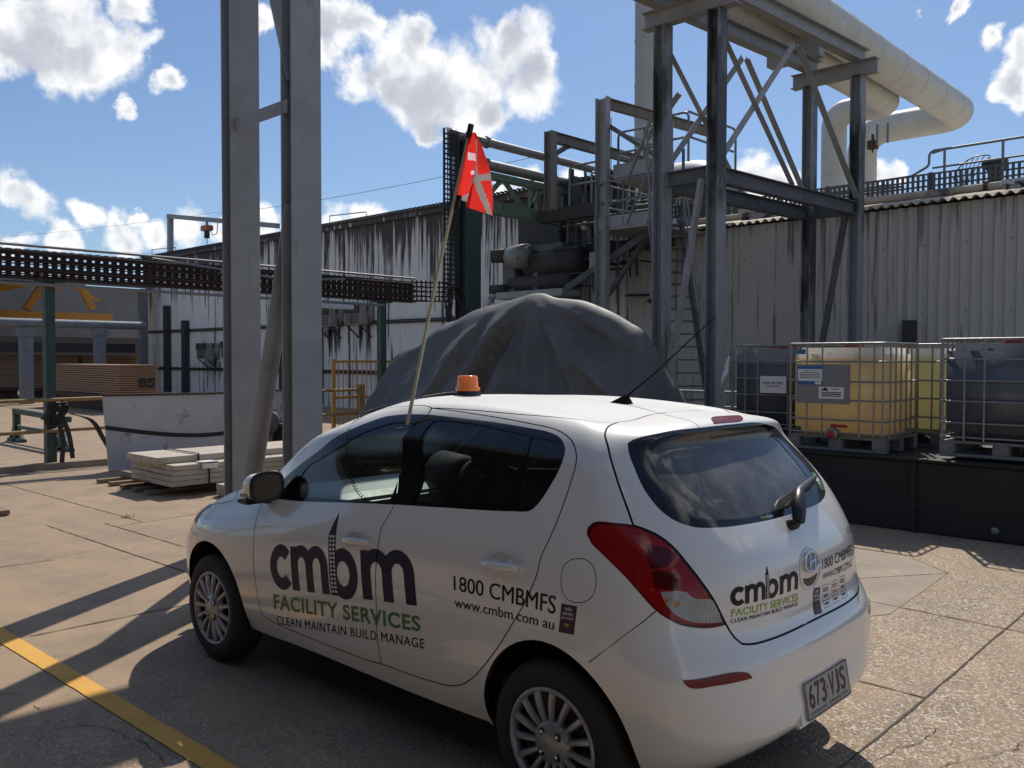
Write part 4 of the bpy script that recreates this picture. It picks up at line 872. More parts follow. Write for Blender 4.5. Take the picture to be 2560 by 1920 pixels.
gp.add([z2(*q) for q in ((380, 520), (480, 548), (765, 598), (862, 640), (950, 675), (800, 782), (655, 882), (560, 892), (380, 900))], [tuple(range(9))])
tag(gp.build('ground_patch', mat('patch_concrete', (.33, .265, .20), (.26, .215, .165), 2.2, .9, spots=[((.40, .33, .25), 3.1, .58), ((.16, .13, .10), 7, .68), ((.46, .38, .30), 60, .66)], bump=.25, bscale=120)), kind='structure')
M_yel = mat('line_paint', (.72, .39, .06), (.58, .30, .04), 3, .7, spots=[((.22, .17, .11), 9, .66), ((.20, .16, .12), 60, .68)], bump=.3, bscale=90)
ym = MB(); yl = flat_line([(9.5, 1.49), (3.69, 1.508), (1.2, 1.445), (-1.5, 1.40)], .108, .005, .0004, .08, .03); tag(yl.build('painted_line', M_yel), kind='structure')
wd = MB()
for k_ in range(26):
    a = rng.uniform(0, 6.28); p = np.array([7.28, -.70])+rng.normal(0, .03, 2); q = p+np.array([math.cos(a), math.sin(a)])*.05
    wd.add([(p[0]-.006, p[1], .004), (p[0]+.006, p[1], .004), (q[0], q[1], rng.uniform(.02, .06))], [(0, 1, 2)])
M_weed = mat('weed', (.10, .20, .03), (.16, .26, .05), 20, .7)
tag(wd.build('weed', M_weed), 'small green weed tuft growing from the slab joint left of the car', 'weed')

# ------------------------------------------------------------------ shared surfaces
M_galv = mat('grey_painted_steel', (.34, .34, .335), (.27, .27, .265), 3, .55, spots=[((.20, .165, .13), 2.2, .62, (3, 3, .5)), ((.13, .115, .10), 9, .68), ((.07, .055, .045), 30, .70)], bump=.15, bscale=60)
M_galv3 = mat('sooted_grey_steel', (.28, .285, .29), (.22, .225, .23), 5, .55, spots=[((.055, .052, .05), .9, .50, (1, 1, .35)), ((.07, .06, .055), 26, .70)], bump=.15, bscale=60)
M_galv2 = mat('dark_grey_steel', (.12, .122, .125), (.085, .087, .09), 5, .6, spots=[((.05, .04, .035), 9, .64)], bump=.15, bscale=60)
M_rail = mat('galvanised_rail', (.25, .255, .26), (.18, .185, .19), 20, .45, metal=.3)
M_grn = mat('green_column_paint', (.035, .075, .06), (.03, .055, .048), 8, .55, spots=[((.03, .025, .02), 10, .62)])
M_jib = mat('pale_green_paint', (.14, .20, .13), (.10, .15, .10), 6, .55, spots=[((.05, .045, .04), 8, .60)])
M_rust = mat('rusty_steel', (.10, .055, .035), (.045, .03, .025), 9, .8, spots=[((.16, .15, .14), 5, .62)])
M_soot = mat('sooty_steel', (.035, .033, .031), (.06, .056, .052), 7, .7, spots=[((.10, .095, .09), 12, .66)])
M_pipe = mat('cream_pipe', (.62, .60, .53), (.54, .52, .45), 1.6, .5, spots=[((.40, .38, .31), 2.6, .66, (1, .35, 1)), ((.30, .28, .22), 5, .72)])
M_ylw = mat('yellow_steel', (.50, .27, .04), (.40, .20, .03), 8, .6, spots=[((.14, .09, .05), 12, .66)])
M_cable = mat('cable_black', (.022, .019, .018), (.04, .03, .028), 14, .7)
M_cable_r = mat('cable_maroon', (.07, .025, .02), (.04, .02, .018), 14, .7)
M_lampw = mat('lamp_white', (.62, .64, .66), (.5, .5, .52), 20, .3)
M_timber = mat('pallet_timber', (.27, .20, .13), (.18, .13, .085), 8, .85, stretch=(1, 6, 6), bump=.3)
M_panel = mat('pale_panel', (.50, .44, .36), (.43, .37, .295), 4, .85, spots=[((.34, .29, .23), 6, .64)], bump=.1)
M_skip = mat('chipped_white_enamel', (.56, .57, .59), (.48, .49, .51), 3, .5, spots=[((.26, .25, .24), 2.4, .60), ((.20, .18, .16), 11, .70)])
M_brick = mat('stacked_tile', (.36, .235, .155), (.25, .155, .10), 9, .85, spots=[((.30, .21, .14), 5, .62)], stretch=(1, 1, 14))
M_black_bund = mat('black_bund', (.010, .010, .010), (.018, .017, .016), 2, .7, spots=[((.035, .032, .028), 2.2, .60, (1, 1, 3)), ((.07, .062, .052), 16, .72)], bump=.25, bscale=8)

def sheet_mat(name, a, b, streak, amount, topz, vary=0):
    """painted wall sheeting with dirty streaks running down from the eave"""
    m, nt, n, l, bs = nodes(name); tc = n.new('ShaderNodeTexCoord'); O = tc.outputs['Object']
    def nz(sc, st, d=5):
        mp = n.new('ShaderNodeMapping'); mp.inputs['Scale'].default_value = st; l.new(O, mp.inputs[0])
        z = n.new('ShaderNodeTexNoise'); z.inputs['Scale'].default_value = sc; z.inputs['Detail'].default_value = d; z.inputs['Roughness'].default_value = .65; l.new(mp.outputs[0], z.inputs[0]); return z.outputs['Fac']
    mx = n.new('ShaderNodeMix'); mx.data_type = 'RGBA'; l.new(nz(1.2, (1, 1, .4)), mx.inputs['Factor']); mx.inputs['A'].default_value = (*a, 1); mx.inputs['B'].default_value = (*b, 1)
    sp = n.new('ShaderNodeSeparateXYZ'); l.new(O, sp.inputs[0])
    h = n.new('ShaderNodeMapRange'); l.new(sp.outputs['Z'], h.inputs[0]); h.inputs[1].default_value = 0; h.inputs[2].default_value = topz; h.inputs[3].default_value = 0; h.inputs[4].default_value = 1
    hp = n.new('ShaderNodeMath'); hp.operation = 'POWER'; l.new(h.outputs[0], hp.inputs[0]); hp.inputs[1].default_value = 5
    big = nz(.35, (1, 1, .6), 3)
    s1 = n.new('ShaderNodeMath'); s1.operation = 'MULTIPLY_ADD'; l.new(hp.outputs[0], s1.inputs[0]); s1.inputs[1].default_value = amount*.24; l.new(nz(7.5, (1, 1, .035), 6), s1.inputs[2])
    s2 = n.new('ShaderNodeMath'); s2.operation = 'MULTIPLY_ADD'; l.new(big, s2.inputs[0]); s2.inputs[1].default_value = .32; l.new(s1.outputs[0], s2.inputs[2])
    r = n.new('ShaderNodeMapRange'); l.new(s2.outputs[0], r.inputs[0]); r.inputs[1].default_value = .755-.045*amount; r.inputs[2].default_value = .84-.045*amount
    m2 = n.new('ShaderNodeMix'); m2.data_type = 'RGBA'; l.new(r.outputs[0], m2.inputs['Factor']); l.new(mx.outputs['Result'], m2.inputs['A']); m2.inputs['B'].default_value = (*streak, 1)
    l.new(m2.outputs['Result'], bs.inputs['Base Color']); bs.inputs['Roughness'].default_value = .6; return m
M_shedA = sheet_mat('stained_white_sheeting', (.76, .75, .72), (.66, .65, .63), (.060, .044, .035), 1.0, 6.3)
M_shedB = sheet_mat('dull_beige_sheeting', (.56, .52, .46), (.45, .42, .37), (.18, .16, .14), .35, 4.8)
M_roofB = mat('beige_roof_sheet', (.50, .42, .32), (.40, .33, .25), 3, .7, spots=[((.12, .11, .10), 1.3, .58)])

def corrugated(x0, x1, y, z0, z1, pitch, depth, shape='trap'):
    """sheeting that faces +y: rib outline along x"""
    m = MB(); xs, ys = [], []; x = x0
    prof = [(0, 0), (.30, 0), (.42, 1), (.62, 1), (.74, 0)] if shape == 'trap' else [(i/8, .5-.5*math.cos(2*PI*i/8)) for i in range(8)]
    while x < x1:
        for a, b in prof: xs.append(x+a*pitch); ys.append(y+b*depth)
        x += pitch
    n = len(xs); zz = (z0, z1) if not callable(z1) else None
    m.add([(a, b, z0) for a, b in zip(xs, ys)]+[(a, b, z1) for a, b in zip(xs, ys)], [(i+1, i, n+i, n+i+1) for i in range(n-1)], shape != 'trap'); return m

# ------------------------------------------------------------------ the long stained shed and the lower shed beside it
YW = -14.6
def shed_a():
    t = thing('shed', 'long white corrugated shed with black streaks running down its wall', 'shed', (24, YW, 0))
    corrugated(10.75, 38.0, YW, 0, 6.28, .16, .035, 'sin').build('wall', M_shedA, t)
    m = MB(); m.box((10.75, YW-12, 0), (38.0, YW-.08, 6.1)); m.build('shell', M_shedA, t)
    r = MB(); r.add([(10.5, YW+.14, 6.25), (38.2, YW+.14, 6.25), (38.2, YW-12.2, 6.6), (10.5, YW-12.2, 6.6), (10.5, YW+.14, 6.31), (38.2, YW+.14, 6.31), (38.2, YW-12.2, 6.66), (10.5, YW-12.2, 6.66)], [(0,1,2,3),(7,6,5,4),(0,4,5,1),(1,5,6,2),(2,6,7,3),(3,7,4,0)])
    x = 10.5
    while x < 38.2: r.box((x, YW+.10, 6.31), (x+.06, YW+.22, 6.355)); x += .16
    r.build('roof', M_soot, t)
    f = MB(); f.box((10.6, YW+.06, 6.10), (38.1, YW+.12, 6.24)); f.build('gutter', M_shedA, t)
    for zz in (2.86, 1.22): 
        k_ = MB(); k_.box((11.5, YW+.05, zz-.05), (37.6, YW+.10, zz+.02)); k_.tube([(11.5, YW+.14, zz+.05), (37.6, YW+.14, zz+.05)], .025, 8); k_.build('wall_pipe', M_soot, t)
    for x, a, b in ((35.6, .2, 4.0), (33.9, .2, 3.3), (29.6, .5, 4.2), (26.2, .2, 3.2), (24.0, .1, 2.8), (13.4, .1, 4.4)):
        k_ = MB(); k_.box((x-.14, YW+.06, a), (x+.14, YW+.28, b)); k_.tube([(x+.35, YW+.1, a), (x+.35, YW+.1, b-.4)], .04, 8); k_.build('downpipe', M_soot, t)
    for u in (330, 715, 1060):
        k_ = MB(); a = P(u, 480, y=YW); k_.tube([(a.x, YW+.05, 6.3), (a.x, YW+.05, 6.62), (a.x-1.6, YW-.3, 6.62), (a.x-1.6, YW-.3, 6.35)], .018, 6); k_.build('roof_rail', M_rail, t)
    return t
shed_a()
M_acw = mat('aircon_case', (.36, .35, .32), (.25, .24, .22), 6, .6, spots=[((.05, .04, .03), 3, .52, (1, 1, .3))])
def aircon():
    t = thing('air_conditioner', 'x', 'air conditioner', (0, 0, 0))
    m = MB(); m.box((-.45, 0, -.35), (.45, .55, .30)); m.build('casing', M_acw, t, .02)
    g_ = MB(); g_.box((-.40, .552, .02), (.40, .60, .30)); g_.build('hood', M_soot, t)
    s_ = MB()
    for i in range(6): s_.box((-.38, .552, -.30+i*.05), (.38, .565, -.275+i*.05))
    s_.build('grille', M_soot, t)
    b = MB(); b.beam((-.35, .02, -.75), (-.35, .5, -.36), .04, .04); b.beam((.35, .02, -.75), (.35, .5, -.36), .04, .04); b.build('bracket', M_soot, t)
    return t
ac = aircon()
for i, (x, z, lb) in enumerate(((23.1, 3.12, 'dirty wall air conditioner between the second grey column and the other unit'), (21.4, 3.14, 'dirty wall air conditioner nearest the flag pole'), (31.6, 2.0, 'dirty wall air conditioner low on the wall beside the first grey column'), (29.6, 2.05, 'dirty wall air conditioner half behind the first grey column'))):
    o = ac if i == 0 else copy_tree(ac); o.location = (x, YW+.05, z); tag(o, lb, 'air conditioner', 'air conditioners on the stained shed wall')

def shed_b():
    t = thing('shed', 'lower beige ribbed shed with a wavy roof edge behind the liquid tanks', 'shed', (4, YW, 0))
    corrugated(-4.0, 10.7, YW, 0, 4.66, .19, .034).build('wall', M_shedB, t)
    m = MB(); m.box((-4.0, YW-2.6, 0), (10.7, YW-.1, 4.55)); m.box((-4.0, YW-11, 0), (10.7, YW-2.55, 5.20)); m.build('shell', M_shedB, t)
    # corrugated roof sheet with its wavy front edge
    xs = np.arange(-4.1, 10.75, .19/8); n = len(xs); w = lambda x: .032*math.cos(2*PI*x/.19)
    v = [(x, y, z+w(x)+dz) for dz in (0, -.012) for (y, z) in ((YW+.22, 4.70), (YW-2.6, 5.24)) for x in xs]
    r = MB(); r.add(v[:2*n], [(i, i+1, n+i+1, n+i) for i in range(n-1)], True); r.add(v[2*n:], [(i, i+1, n+i+1, n+i) for i in range(n-1)], True); r.add(v[:n]+v[2*n:3*n], [(i, i+1, n+i+1, n+i) for i in range(n-1)])
    r.build('roof', M_roofB, t)
    b = MB()
    for zz in (1.2, 2.6, 3.9):
        x = -3.9
        while x < 10.6: b.lathe((x+.52*.19, YW+.034, zz), (0, 1, 0), [(0, .014), (.01, .012), (.011, 0)], 6); x += .19*4
    b.build('wall_screws', M_soot, t); t.children[-1]['kind'] = 'stuff'
    for x, (z0, z1), w_ in ((4.04, (0, 1.9), .36), (4.0, (1.9, 2.45), .2)):
        k_ = MB(); k_.box((x-w_/2, YW+.06, z0), (x+w_/2, YW+.30, z1)); k_.build('meter_cabinet', M_soot, t)
    return t
shed_b()

# roof-top gear of the lower shed
def roof_gear():
    a, b = P(1620, 478, y=-17), P(2300, 372, y=-17)
    t = thing('cable_tray', 'long slotted cable tray along the lower shed roof below the handrail', 'cable tray', tuple(a))
    m = MB(); zt, zb = 5.74, 5.36; x0, x1 = 1.2, 10.6
    for z in (zb, zb+.12, zb+.25, zt): m.box((x0, -17.03, z-.018), (x1, -17.0, z+.018))
    x = x0
    while x < x1: m.box((x, -17.02, zb), (x+.055, -16.99, zt)); x += .11
    m.build('tray_ladder', M_galv2, t); 
    k_ = MB()
    for x in (2.2, 4.5, 6.8, 9.0): k_.beam((x, -17.05, 5.1), (x, -17.05, 5.78), .08, .08)
    k_.build('bracket', M_galv2, t)
    t = thing('roof_pipe', 'beige lagged pipe along the lower shed roof under the cable tray', 'pipe', (5, -16.8, 4.95))
    m = MB(); m.tube([(1.6, -16.75, 5.26), (10.4, -16.75, 5.26)], .09, 14); m.build('pipe', M_roofB, t)
    m = MB()
    for x in (3.0, 5.8, 8.2): m.tube([(x+.13*math.cos(q), -16.78, 5.30+.13*math.sin(q)) for q in np.linspace(0, 6.3, 16)], .012, 6); m.lathe((x+.3, -16.75, 5.26), (1, 0, 0), [(-.04, .13), (.04, .13)], 14)
    m.build('valve', M_rust, t)
    hr = thing('handrail', 'bent grey handrail along the roof walkway of the lower shed', 'handrail', (4, -17.3, 5.4))
    for (z_, r_) in ((6.3, .028), (5.92, .022)):
        m = MB(); m.tube(arc_path([(1.0, -17.3, z_), (4.3, -17.3, z_), (4.55, -17.3, z_-.05 if z_ > 6 else z_)], .1), r_, 8); m.build('rail', M_rail, hr)
    m = MB(); m.tube(arc_path([(4.3, -17.3, 6.3), (4.62, -17.3, 6.3), (4.62, -17.3, 5.98), (5.0, -17.3, 5.80), (6.9, -17.3, 5.78), (7.1, -17.3, 5.62), (5.2, -17.3, 5.60)], .12), .028, 8); m.build('rail', M_rail, hr)
    for x in (1.3, 2.5, 3.15, 4.3, 5.6, 6.4):
        m = MB(); m.tube([(x, -17.3, 5.2), (x, -17.3, 6.3 if x < 4.5 else 5.8)], .028, 8); m.build('post', M_rail, hr)
    t = thing('drive_motor', 'dark gear motor behind a fan shaped guard on the lower shed roof', 'motor', (3.2, -17.6, 5.4))
    c = P(2150, 355, y=-17.6); m = MB(); m.lathe(c, (1, 0, .1), [(-.22, 0), (-.22, .14), (.15, .14), (.18, .09), (.25, .09), (.26, 0)], 18); m.box(c+Vector((-.1, -.1, -.45)), c+Vector((.12, .1, -.08))); m.build('motor', M_soot, t)
    m = MB(); c2 = P(2085, 390, y=-17.6)
    for i in range(9):
        q = R(15+i*12); m.tube([c2+Vector((.1-.0*i, 0, -.25)), c2+Vector((.55*math.cos(q)-.3, 0, .55*math.sin(q)-.05))], .01, 5)
    m.tube([c2+Vector((.55*math.cos(R(q))-.3, 0, .55*math.sin(R(q))-.05)) for q in range(10, 118, 9)], .015, 6); m.build('guard', M_rail, t)
    for (u0, v0, u1, v1, lb) in ((2172, 392, 2300, 470, 'peeling white roof box at the right end of the lower shed'), (1602, 455, 1672, 490, 'peeling white roof box behind the right near trestle column')):
        a, b = P(u0, v0, y=-15.6), P(u1, v1, y=-15.6); m = MB(); m.box((a.x, -15.6, b.z-.1), (b.x, -16.3, a.z)); m.box((a.x+.06, -15.54, a.z-.08), (b.x-.06, -16.36, a.z+.03)); tag(m.build('roof_box', M_peel), lb, 'roof box')
    a = P(1912, 395, y=-26); m = MB(); m.lathe((a.x, -26, 4), (0, 0, 1), [(0, .34), (3.0, .31), (3.35, .29), (3.36, .26), (3.3, 0)], 24); m.lathe((a.x, -26, 7.0), (0, 0, 1), [(0, .33), (.06, .33)], 24); tag(m.build('vent_stack', M_pipe), 'short pale vent stack standing behind the roof handrail', 'vent stack')
M_peel = mat('peeling_white', (.50, .50, .49), (.42, .42, .41), 5, .6, spots=[((.03, .028, .025), 4.5, .50), ((.03, .028, .025), 14, .60)])
roof_gear()

# ------------------------------------------------------------------ pipe bridge: two trestles, longitudinal beams, two insulated pipes
def trestle_left():
    t = thing('steel_trestle', 'tall grey steel trestle of two columns and a brace standing left of the car', 'trestle', (4.77, -.91, 0))
    for x, y in ((5.23, -.90), (4.30, -.93)):
        m = MB(); m.ibeam((x, y, 0), (x, y, 7.0), .285, .165, .016, .012, (1, 0, 0)); m.build('column', M_galv, t)
        b = MB(); b.box((x-.2, y-.2, 0), (x+.2, y+.2, .03)); b.build('base_plate', M_galv, t)
    m = MB(); m.angle((5.12, -.86, .05), (4.33, -.90, 2.98), .11, .01, (0, 1, 0)); m.build('brace', M_galv, t)
    m = MB(); m.angle((5.18, -.86, 6.6), (4.30, -.90, 4.0), .10, .01, (0, 1, 0)); m.build('brace', M_galv, t)
    m = MB(); m.beam((5.20, -.80, 3.78), (4.30, -.80, 3.78), .01, .11); m.build('strut', M_galv, t)
    m = MB(); m.ibeam((5.7, -.91, 7.12), (3.8, -.91, 7.12), .2, .24); m.build('cross_beam', M_galv, t)
trestle_left()
def trestle_right():
    t = thing('steel_trestle', 'four legged braced steel trestle carrying the pipes in front of the lower shed', 'trestle', (5.1, -10.7, 0))
    N1, N2, F1, F2 = (5.76, -8.5), (4.80, -8.5), (5.41, -13.0), (4.49, -13.0)
    for x, y in (N1, N2, F1, F2):
        m = MB(); m.ibeam((x, y, 0), (x, y, 6.92), .26, .19, .016, .012, (1, 0, 0)); m.build('column', M_galv3, t)
    for (a, b) in ((N1, N2), (F1, F2)):
        m = MB(); m.ibeam((a[0]+.35, a[1], 7.05), (b[0]-.35, b[1], 7.05), .2, .26); m.build('cross_beam', M_galv, t)
    for (a, b, x0) in ((N1, F1, 5.32), (N2, F2, 4.36)):
        d = Vector((b[0]-a[0], b[1]-a[1], 0)); 
        m = MB(); m.ibeam(Vector((a[0], a[1], 7.31))-d*.55, Vector((b[0], b[1], 7.31))+d*.06, .2, .26); m.build('long_beam', M_galv, t)
        m = MB(); m.ibeam((a[0], a[1]-.13, 4.47), (b[0], b[1]+.13, 4.47), .16, .24); m.build('tie_beam', M_galv2, t)
        mid = Vector((a[0], a[1], 6.9))+d*.5
        for q in ((a[0], a[1]-.13, 4.65), (b[0], b[1]+.13, 4.65)):
            m = MB(); m.angle(mid, q, .11, .012); m.build('brace', M_galv, t)
        m = MB(); m.angle((a[0]+.02, a[1]-.13, 6.55), Vector((a[0]+.02, a[1], 4.6))+d*.48, .09, .01); m.build('brace', M_galv, t)
    m = MB(); m.ibeam((N1[0]-.12, N1[1], 4.50), (N2[0]+.12, N2[1], 4.50), .16, .22); m.build('tie_beam', M_galv2, t)
    m = MB(); m.ibeam((F1[0]-.12, F1[1], 4.50), (F2[0]+.12, F2[1], 4.50), .16, .22); m.build('tie_beam', M_galv2, t)
    m = MB(); m.angle((4.92, -8.4, 4.4), (5.66, -8.4, .3), .13, .012, (0, 1, 0)); m.build('brace', M_galv, t)
    m = MB(); m.angle((4.58, -12.9, 4.4), (5.30, -12.9, .3), .13, .012, (0, 1, 0)); m.build('brace', M_galv2, t)
trestle_right()
def big_pipe(name, label, x, z, r, yend, xleg, zdrop, y0=2.5):
    t = thing(name, label, 'pipe', (x, -8, z))
    pth = arc_path([(x, y0, z), (x, yend, z), ((x+xleg)/2, yend, z)], r*1.5, 12)[:-1] + arc_path([((x+xleg)/2, yend, z), (xleg, yend, z), (xleg, yend, zdrop)], r*2.6, 12)
    m = MB(); m.tube(pth, r, 36); m.build('pipe', M_pipe, t)
    def band(c, ax): rings = MB(); rings.lathe(c, ax, [(-.018, r+.001), (-.016, r+.006), (.016, r+.006), (.018, r+.001)], 36); rings.build('joint_band', M_pipe, t)
    y = y0-.5
    while y > yend+r*2.4: band((x, y, z), (0, 1, 0)); y -= 1.35
    q = x+r*2.4
    while q < xleg-r*2.4: band((q, yend, z), (1, 0, 0)); q += 1.1
    band((xleg, yend, z-r*2.3), (0, 0, 1)); band((xleg, yend, z-r*2.3-.9), (0, 0, 1))
    s_ = MB()
    for yy in (-8.5, -13.0): s_.box((x-r*.45, yy-.12, 7.44), (x+r*.7, yy+.12, z-r*.80))
    s_.build('saddle', M_galv, t)
p1y = P(2060, 266, x=5.37).y; p2y = P(1905, 275, x=6.04).y
xl2 = P(1782, 420, y=p2y).x; xl1 = P(1838, 420, y=p1y).x
big_pipe('insulated_pipe', 'fatter outer cream pipe turning back at the right above the trestle', 5.37, 8.24, .405, p1y-.75, xl1, 3.5)
big_pipe('insulated_pipe', 'thinner inner cream pipe bending down to the roof behind the trestle', 6.04, 7.95, .31, p2y-.5, xl2, 3.5, -5.5)
vm = MB(); c = P(1885, 318, y=p1y); vm.tube([c+Vector((0, 0, .35)), c], .04, 8); vm.lathe(c, (1, .4, 0), [(-.02, .16), (.02, .16)], 16); vm.box(c+Vector((-.12, -.1, -.05)), c+Vector((.12, .1, .18))); tag(vm.build('drain_valve', M_rust), 'small rusty valve hanging under the fatter cream pipe', 'valve')
vm = MB(); c = P(1868, 285, y=p2y)
for dx in (0, .3, .55): vm.tube([c+Vector((-dx, 0, -.35)), c+Vector((-dx, 0, .12))], .03, 8)
vm.lathe(c+Vector((0, .05, .05)), (0, 1, 0), [(-.02, .13), (.02, .13)], 14); tag(vm.build('top_valve', M_rail), 'small hand wheel valve on top of the thinner cream pipe', 'valve')

# tall flue and mushroom duct beyond
a = P(1400, 300, y=-30); m = MB(); m.lathe((a.x, -30, 0), (0, 0, 1), [(0, .62), (26, .62)], 32)
for z in (9.2, 12.6, 14.0, 16.0, 18): m.lathe((a.x, -30, z), (0, 0, 1), [(0, .625), (.02, .645), (.06, .645), (.08, .625)], 32)
tag(m.build('flue_stack', mat('flue_grey', (.42, .42, .40), (.36, .36, .34), 2, .6)), 'tall straight pale grey flue behind the near trestle columns', 'flue')
def mushroom():
    a, b = P(1575, 420, y=-25), P(1617, 420, y=-25); c = P(1555, 335, y=-25); t = thing('duct_bend', 'big grey rounded duct bend behind the right trestle', 'duct', (a.x, -25, 5))
    xc = b.x+1.0
    m = MB(); m.tube(arc_path([(xc+4.2, -25, 8.0), (xc, -25, 8.0), (xc, -25, 4.0)], 1.25, 12), 1.0, 32); m.build('duct', M_flue, t)
    k_ = MB(); k_.lathe((xc, -25, 6.55), (0, 0, 1), [(0, 1.0), (0, 1.1), (.14, 1.1), (.14, 1.0)], 32); k_.build('flange', M_flue, t)
M_flue = mat('duct_grey', (.52, .50, .47), (.44, .43, .40), 2, .55)
mushroom()


# ------------------------------------------------------------------ processing tower between the sheds
def wall_streaks():
    r2 = np.random.default_rng(12); m = MB()
    for cx, z, w in ((23.1, 2.75, .9), (21.4, 2.78, .9), (31.6, 1.6, .9), (29.6, 1.65, .8), (27.9, 1.2, .6), (26.2, 2.7, .4)):
        for k_ in range(16):
            x = cx+r2.normal()*w*.42; L_ = r2.uniform(.15, 1.3)*math.exp(-((x-cx)/w)**2); wd_ = r2.uniform(.012, .05); zz = z+r2.uniform(-.1, .1)
            m.add([(x-wd_, YW+.042, zz), (x+wd_, YW+.042, zz), (x+wd_*.7, YW+.042, zz-L_*.6), (x, YW+.042, zz-L_), (x-wd_*.5, YW+.042, zz-L_*.7)], [(0, 1, 2, 3, 4)])
    o = m.build('grime_streaks', M_soot, bpy.data.objects['shed']); o['kind'] = 'stuff'
wall_streaks()
XJ = 12.4
def tower():
    # green column carrying a pale green jib truss
    t = thing('jib_crane', 'dark green column carrying a pale green lattice jib over the tarpaulin', 'jib crane', (XJ, -10.6, 0))
    m = MB(); m.ibeam((XJ, -10.62, 0), (XJ, -10.62, 6.7), .42, .42, .02, .016); m.build('column', M_grn, t)
    m = MB(); m.lathe((XJ, -10.62, 6.7), (0, 0, 1), [(0, .16), (.1, .16), (.12, 0)], 16); m.build('column_cap', M_galv2, t)
    y0, y1, zt, zb = -10.9, -14.2, 5.95, 5.22
    for z, h in ((zt, .16), (zb, .30)):
        m = MB(); m.beam((XJ, y0, z), (XJ, y1, z), .16, h); m.build('chord', M_jib, t)
    for a, b in (((-11.0, zb), (-11.75, zt)), ((-11.75, zt), (-12.6, zb)), ((-12.6, zb), (-13.2, zt)), ((-12.75, zb), (-12.75, zt))):
        m = MB(); m.beam((XJ, a[0], a[1]), (XJ, b[0], b[1]), .09, .09); m.build('lattice_bar', M_jib, t)
    m = MB(); m.box((XJ-.1, -13.35, zb-.15), (XJ+.1, -13.75, zt)); m.build('end_plate', M_jib, t)
    m = MB(); m.box((XJ-.1, -13.75, zb-.3), (XJ+.1, -14.6, zb+.1)); m.build('end_plate', M_grn, t)
    # two steel pipes running over the jib
    for z, x, r, lb in ((6.70, XJ-.02, .10, 'upper of two steel pipes running from the cable riser to the tower'), (6.20, XJ+.02, .12, 'lower of two steel pipes running just above the green jib')):
        m = MB(); pts = [(x, -10.2 if z > 6.5 else -10.95, z), (x, -18.0, z)]
        if z > 6.5: pts = [(x, -10.1, z-.5), (x, -10.1, z+.02)] + pts
        m.tube(arc_path(pts, .16) if len(pts) > 2 else pts, r, 14)
        for y in (-11.2, -13.6, -15.9): m.lathe((x, y, z), (0, 1, 0), [(-.03, r+.005), (-.03, r+.04), (.03, r+.04), (.03, r+.005)], 14)
        tag(m.build('steel_pipe', M_pipe2), lb, 'pipe')
    # cable riser and coil
    t = thing('cable_ladder', 'upright rusty cable ladder bundled with cables beside the green column', 'cable ladder', (12.3, -10.0, 0))
    m = MB()
    for dy in (-.20, .0, .20): m.box((12.28, -10.0+dy-.02, 3.1), (12.32, -10.0+dy+.02, 6.75))
    z = 3.1
    while z < 6.7: m.box((12.27, -10.22, z), (12.31, -9.78, z+.03)); z += .11
    m.build('rungs', M_soot, t); m = MB()
    for k_ in range(7): 
        y = -10.18+k_*.055; m.tube([(12.24, y, 3.0), (12.23+.02*math.sin(k_), y+.01, 5), (12.24, y, 6.7), (12.5, y-.2, 6.85)], .016, 6)
    m.build('cables', M_cable, t)
    m = MB(); c0 = Vector((12.2, -10.05, 2.95))
    for k_ in range(10):
        rr = .42+.02*rng.normal(); pts = [c0+Vector((.02*k_-.1, (.22+.03*rng.normal())*math.cos(q), -.15+rr*math.sin(q)*1.15)) for q in np.linspace(0, 2*PI, 26)]; m.tube(pts+pts[1:2], .014, 6, False)
    tag(m.build('cable_coil', M_cable), 'hanging coil of dark cable below the upright cable ladder', 'cable coil')
    # second dark column, ladder and lamp
    m = MB(); m.ibeam((XJ-.2, -14.1, 0), (XJ-.2, -14.1, 6.3), .35, .35, .02, .014); tag(m.build('steel_column', M_galv2), 'dark steel column behind the rung ladder at the end of the jib', 'column')
    t = thing('ladder', 'narrow fixed rung ladder standing beside the dark column', 'ladder', (XJ-.5, -13.75, 0))
    for s_ in (-.16, .16):
        m = MB(); m.box((XJ-.52, -13.75+s_-.02, 2.4), (XJ-.45, -13.75+s_+.02, 5.2)); m.build('stile', M_galv2, t)
    m = MB(); z = 2.5
    while z < 5.2: m.tube([(XJ-.48, -13.91, z), (XJ-.48, -13.59, z)], .014, 6); z += .16
    m.build('rungs', M_galv2, t)
    for (u, v, lb, y) in ((1266, 488, 'white round lamp fixed to the dark column above the ladder', -13.6), (1060, 640, 'white bulkhead lamp beside the machine left of the ladder', -13.0)):
        pass
    def lamp(u, v, y, lb, d):
        c = P(u, v, y=y); t = thing('flood_lamp', lb, 'lamp', tuple(c)); d = Vector(d).normalized()
        m = MB(); m.lathe(c, d, [(-.28, .05), (-.1, .07), (.0, .10)], 16); m.build('lamp_body', M_galv, t)
        m = MB(); m.lathe(c, d, [(0, .115), (.06, .12), (.12, .09), (.15, .04), (.155, 0)], 18); m.build('lamp_glass', M_lampw, t)
    lamp(1267, 487, -13.6, 'white round lamp fixed to the dark column above the ladder', (.3, .8, -.3)); lamp(1058, 648, -13.0, 'white bullet lamp pointing down left in front of the stained wall', (.5, .3, -.4))
    # platform tower with stair rails
    y = -12.5
    t = thing('platform_tower', 'rusty steel platform tower with handrails behind the near trestle columns', 'platform tower', (9.9, y, 0))
    m = MB(); m.chan((9.95, y, 0), (9.95, y, 7.5), .16, .30, .014, (1, 0, 0)); m.build('column', M_galv, t)
    m = MB(); m.ibeam((9.95, y, 7.4), (9.4, y-4.0, 7.35), .16, .22); m.build('top_beam', M_rust2, t)
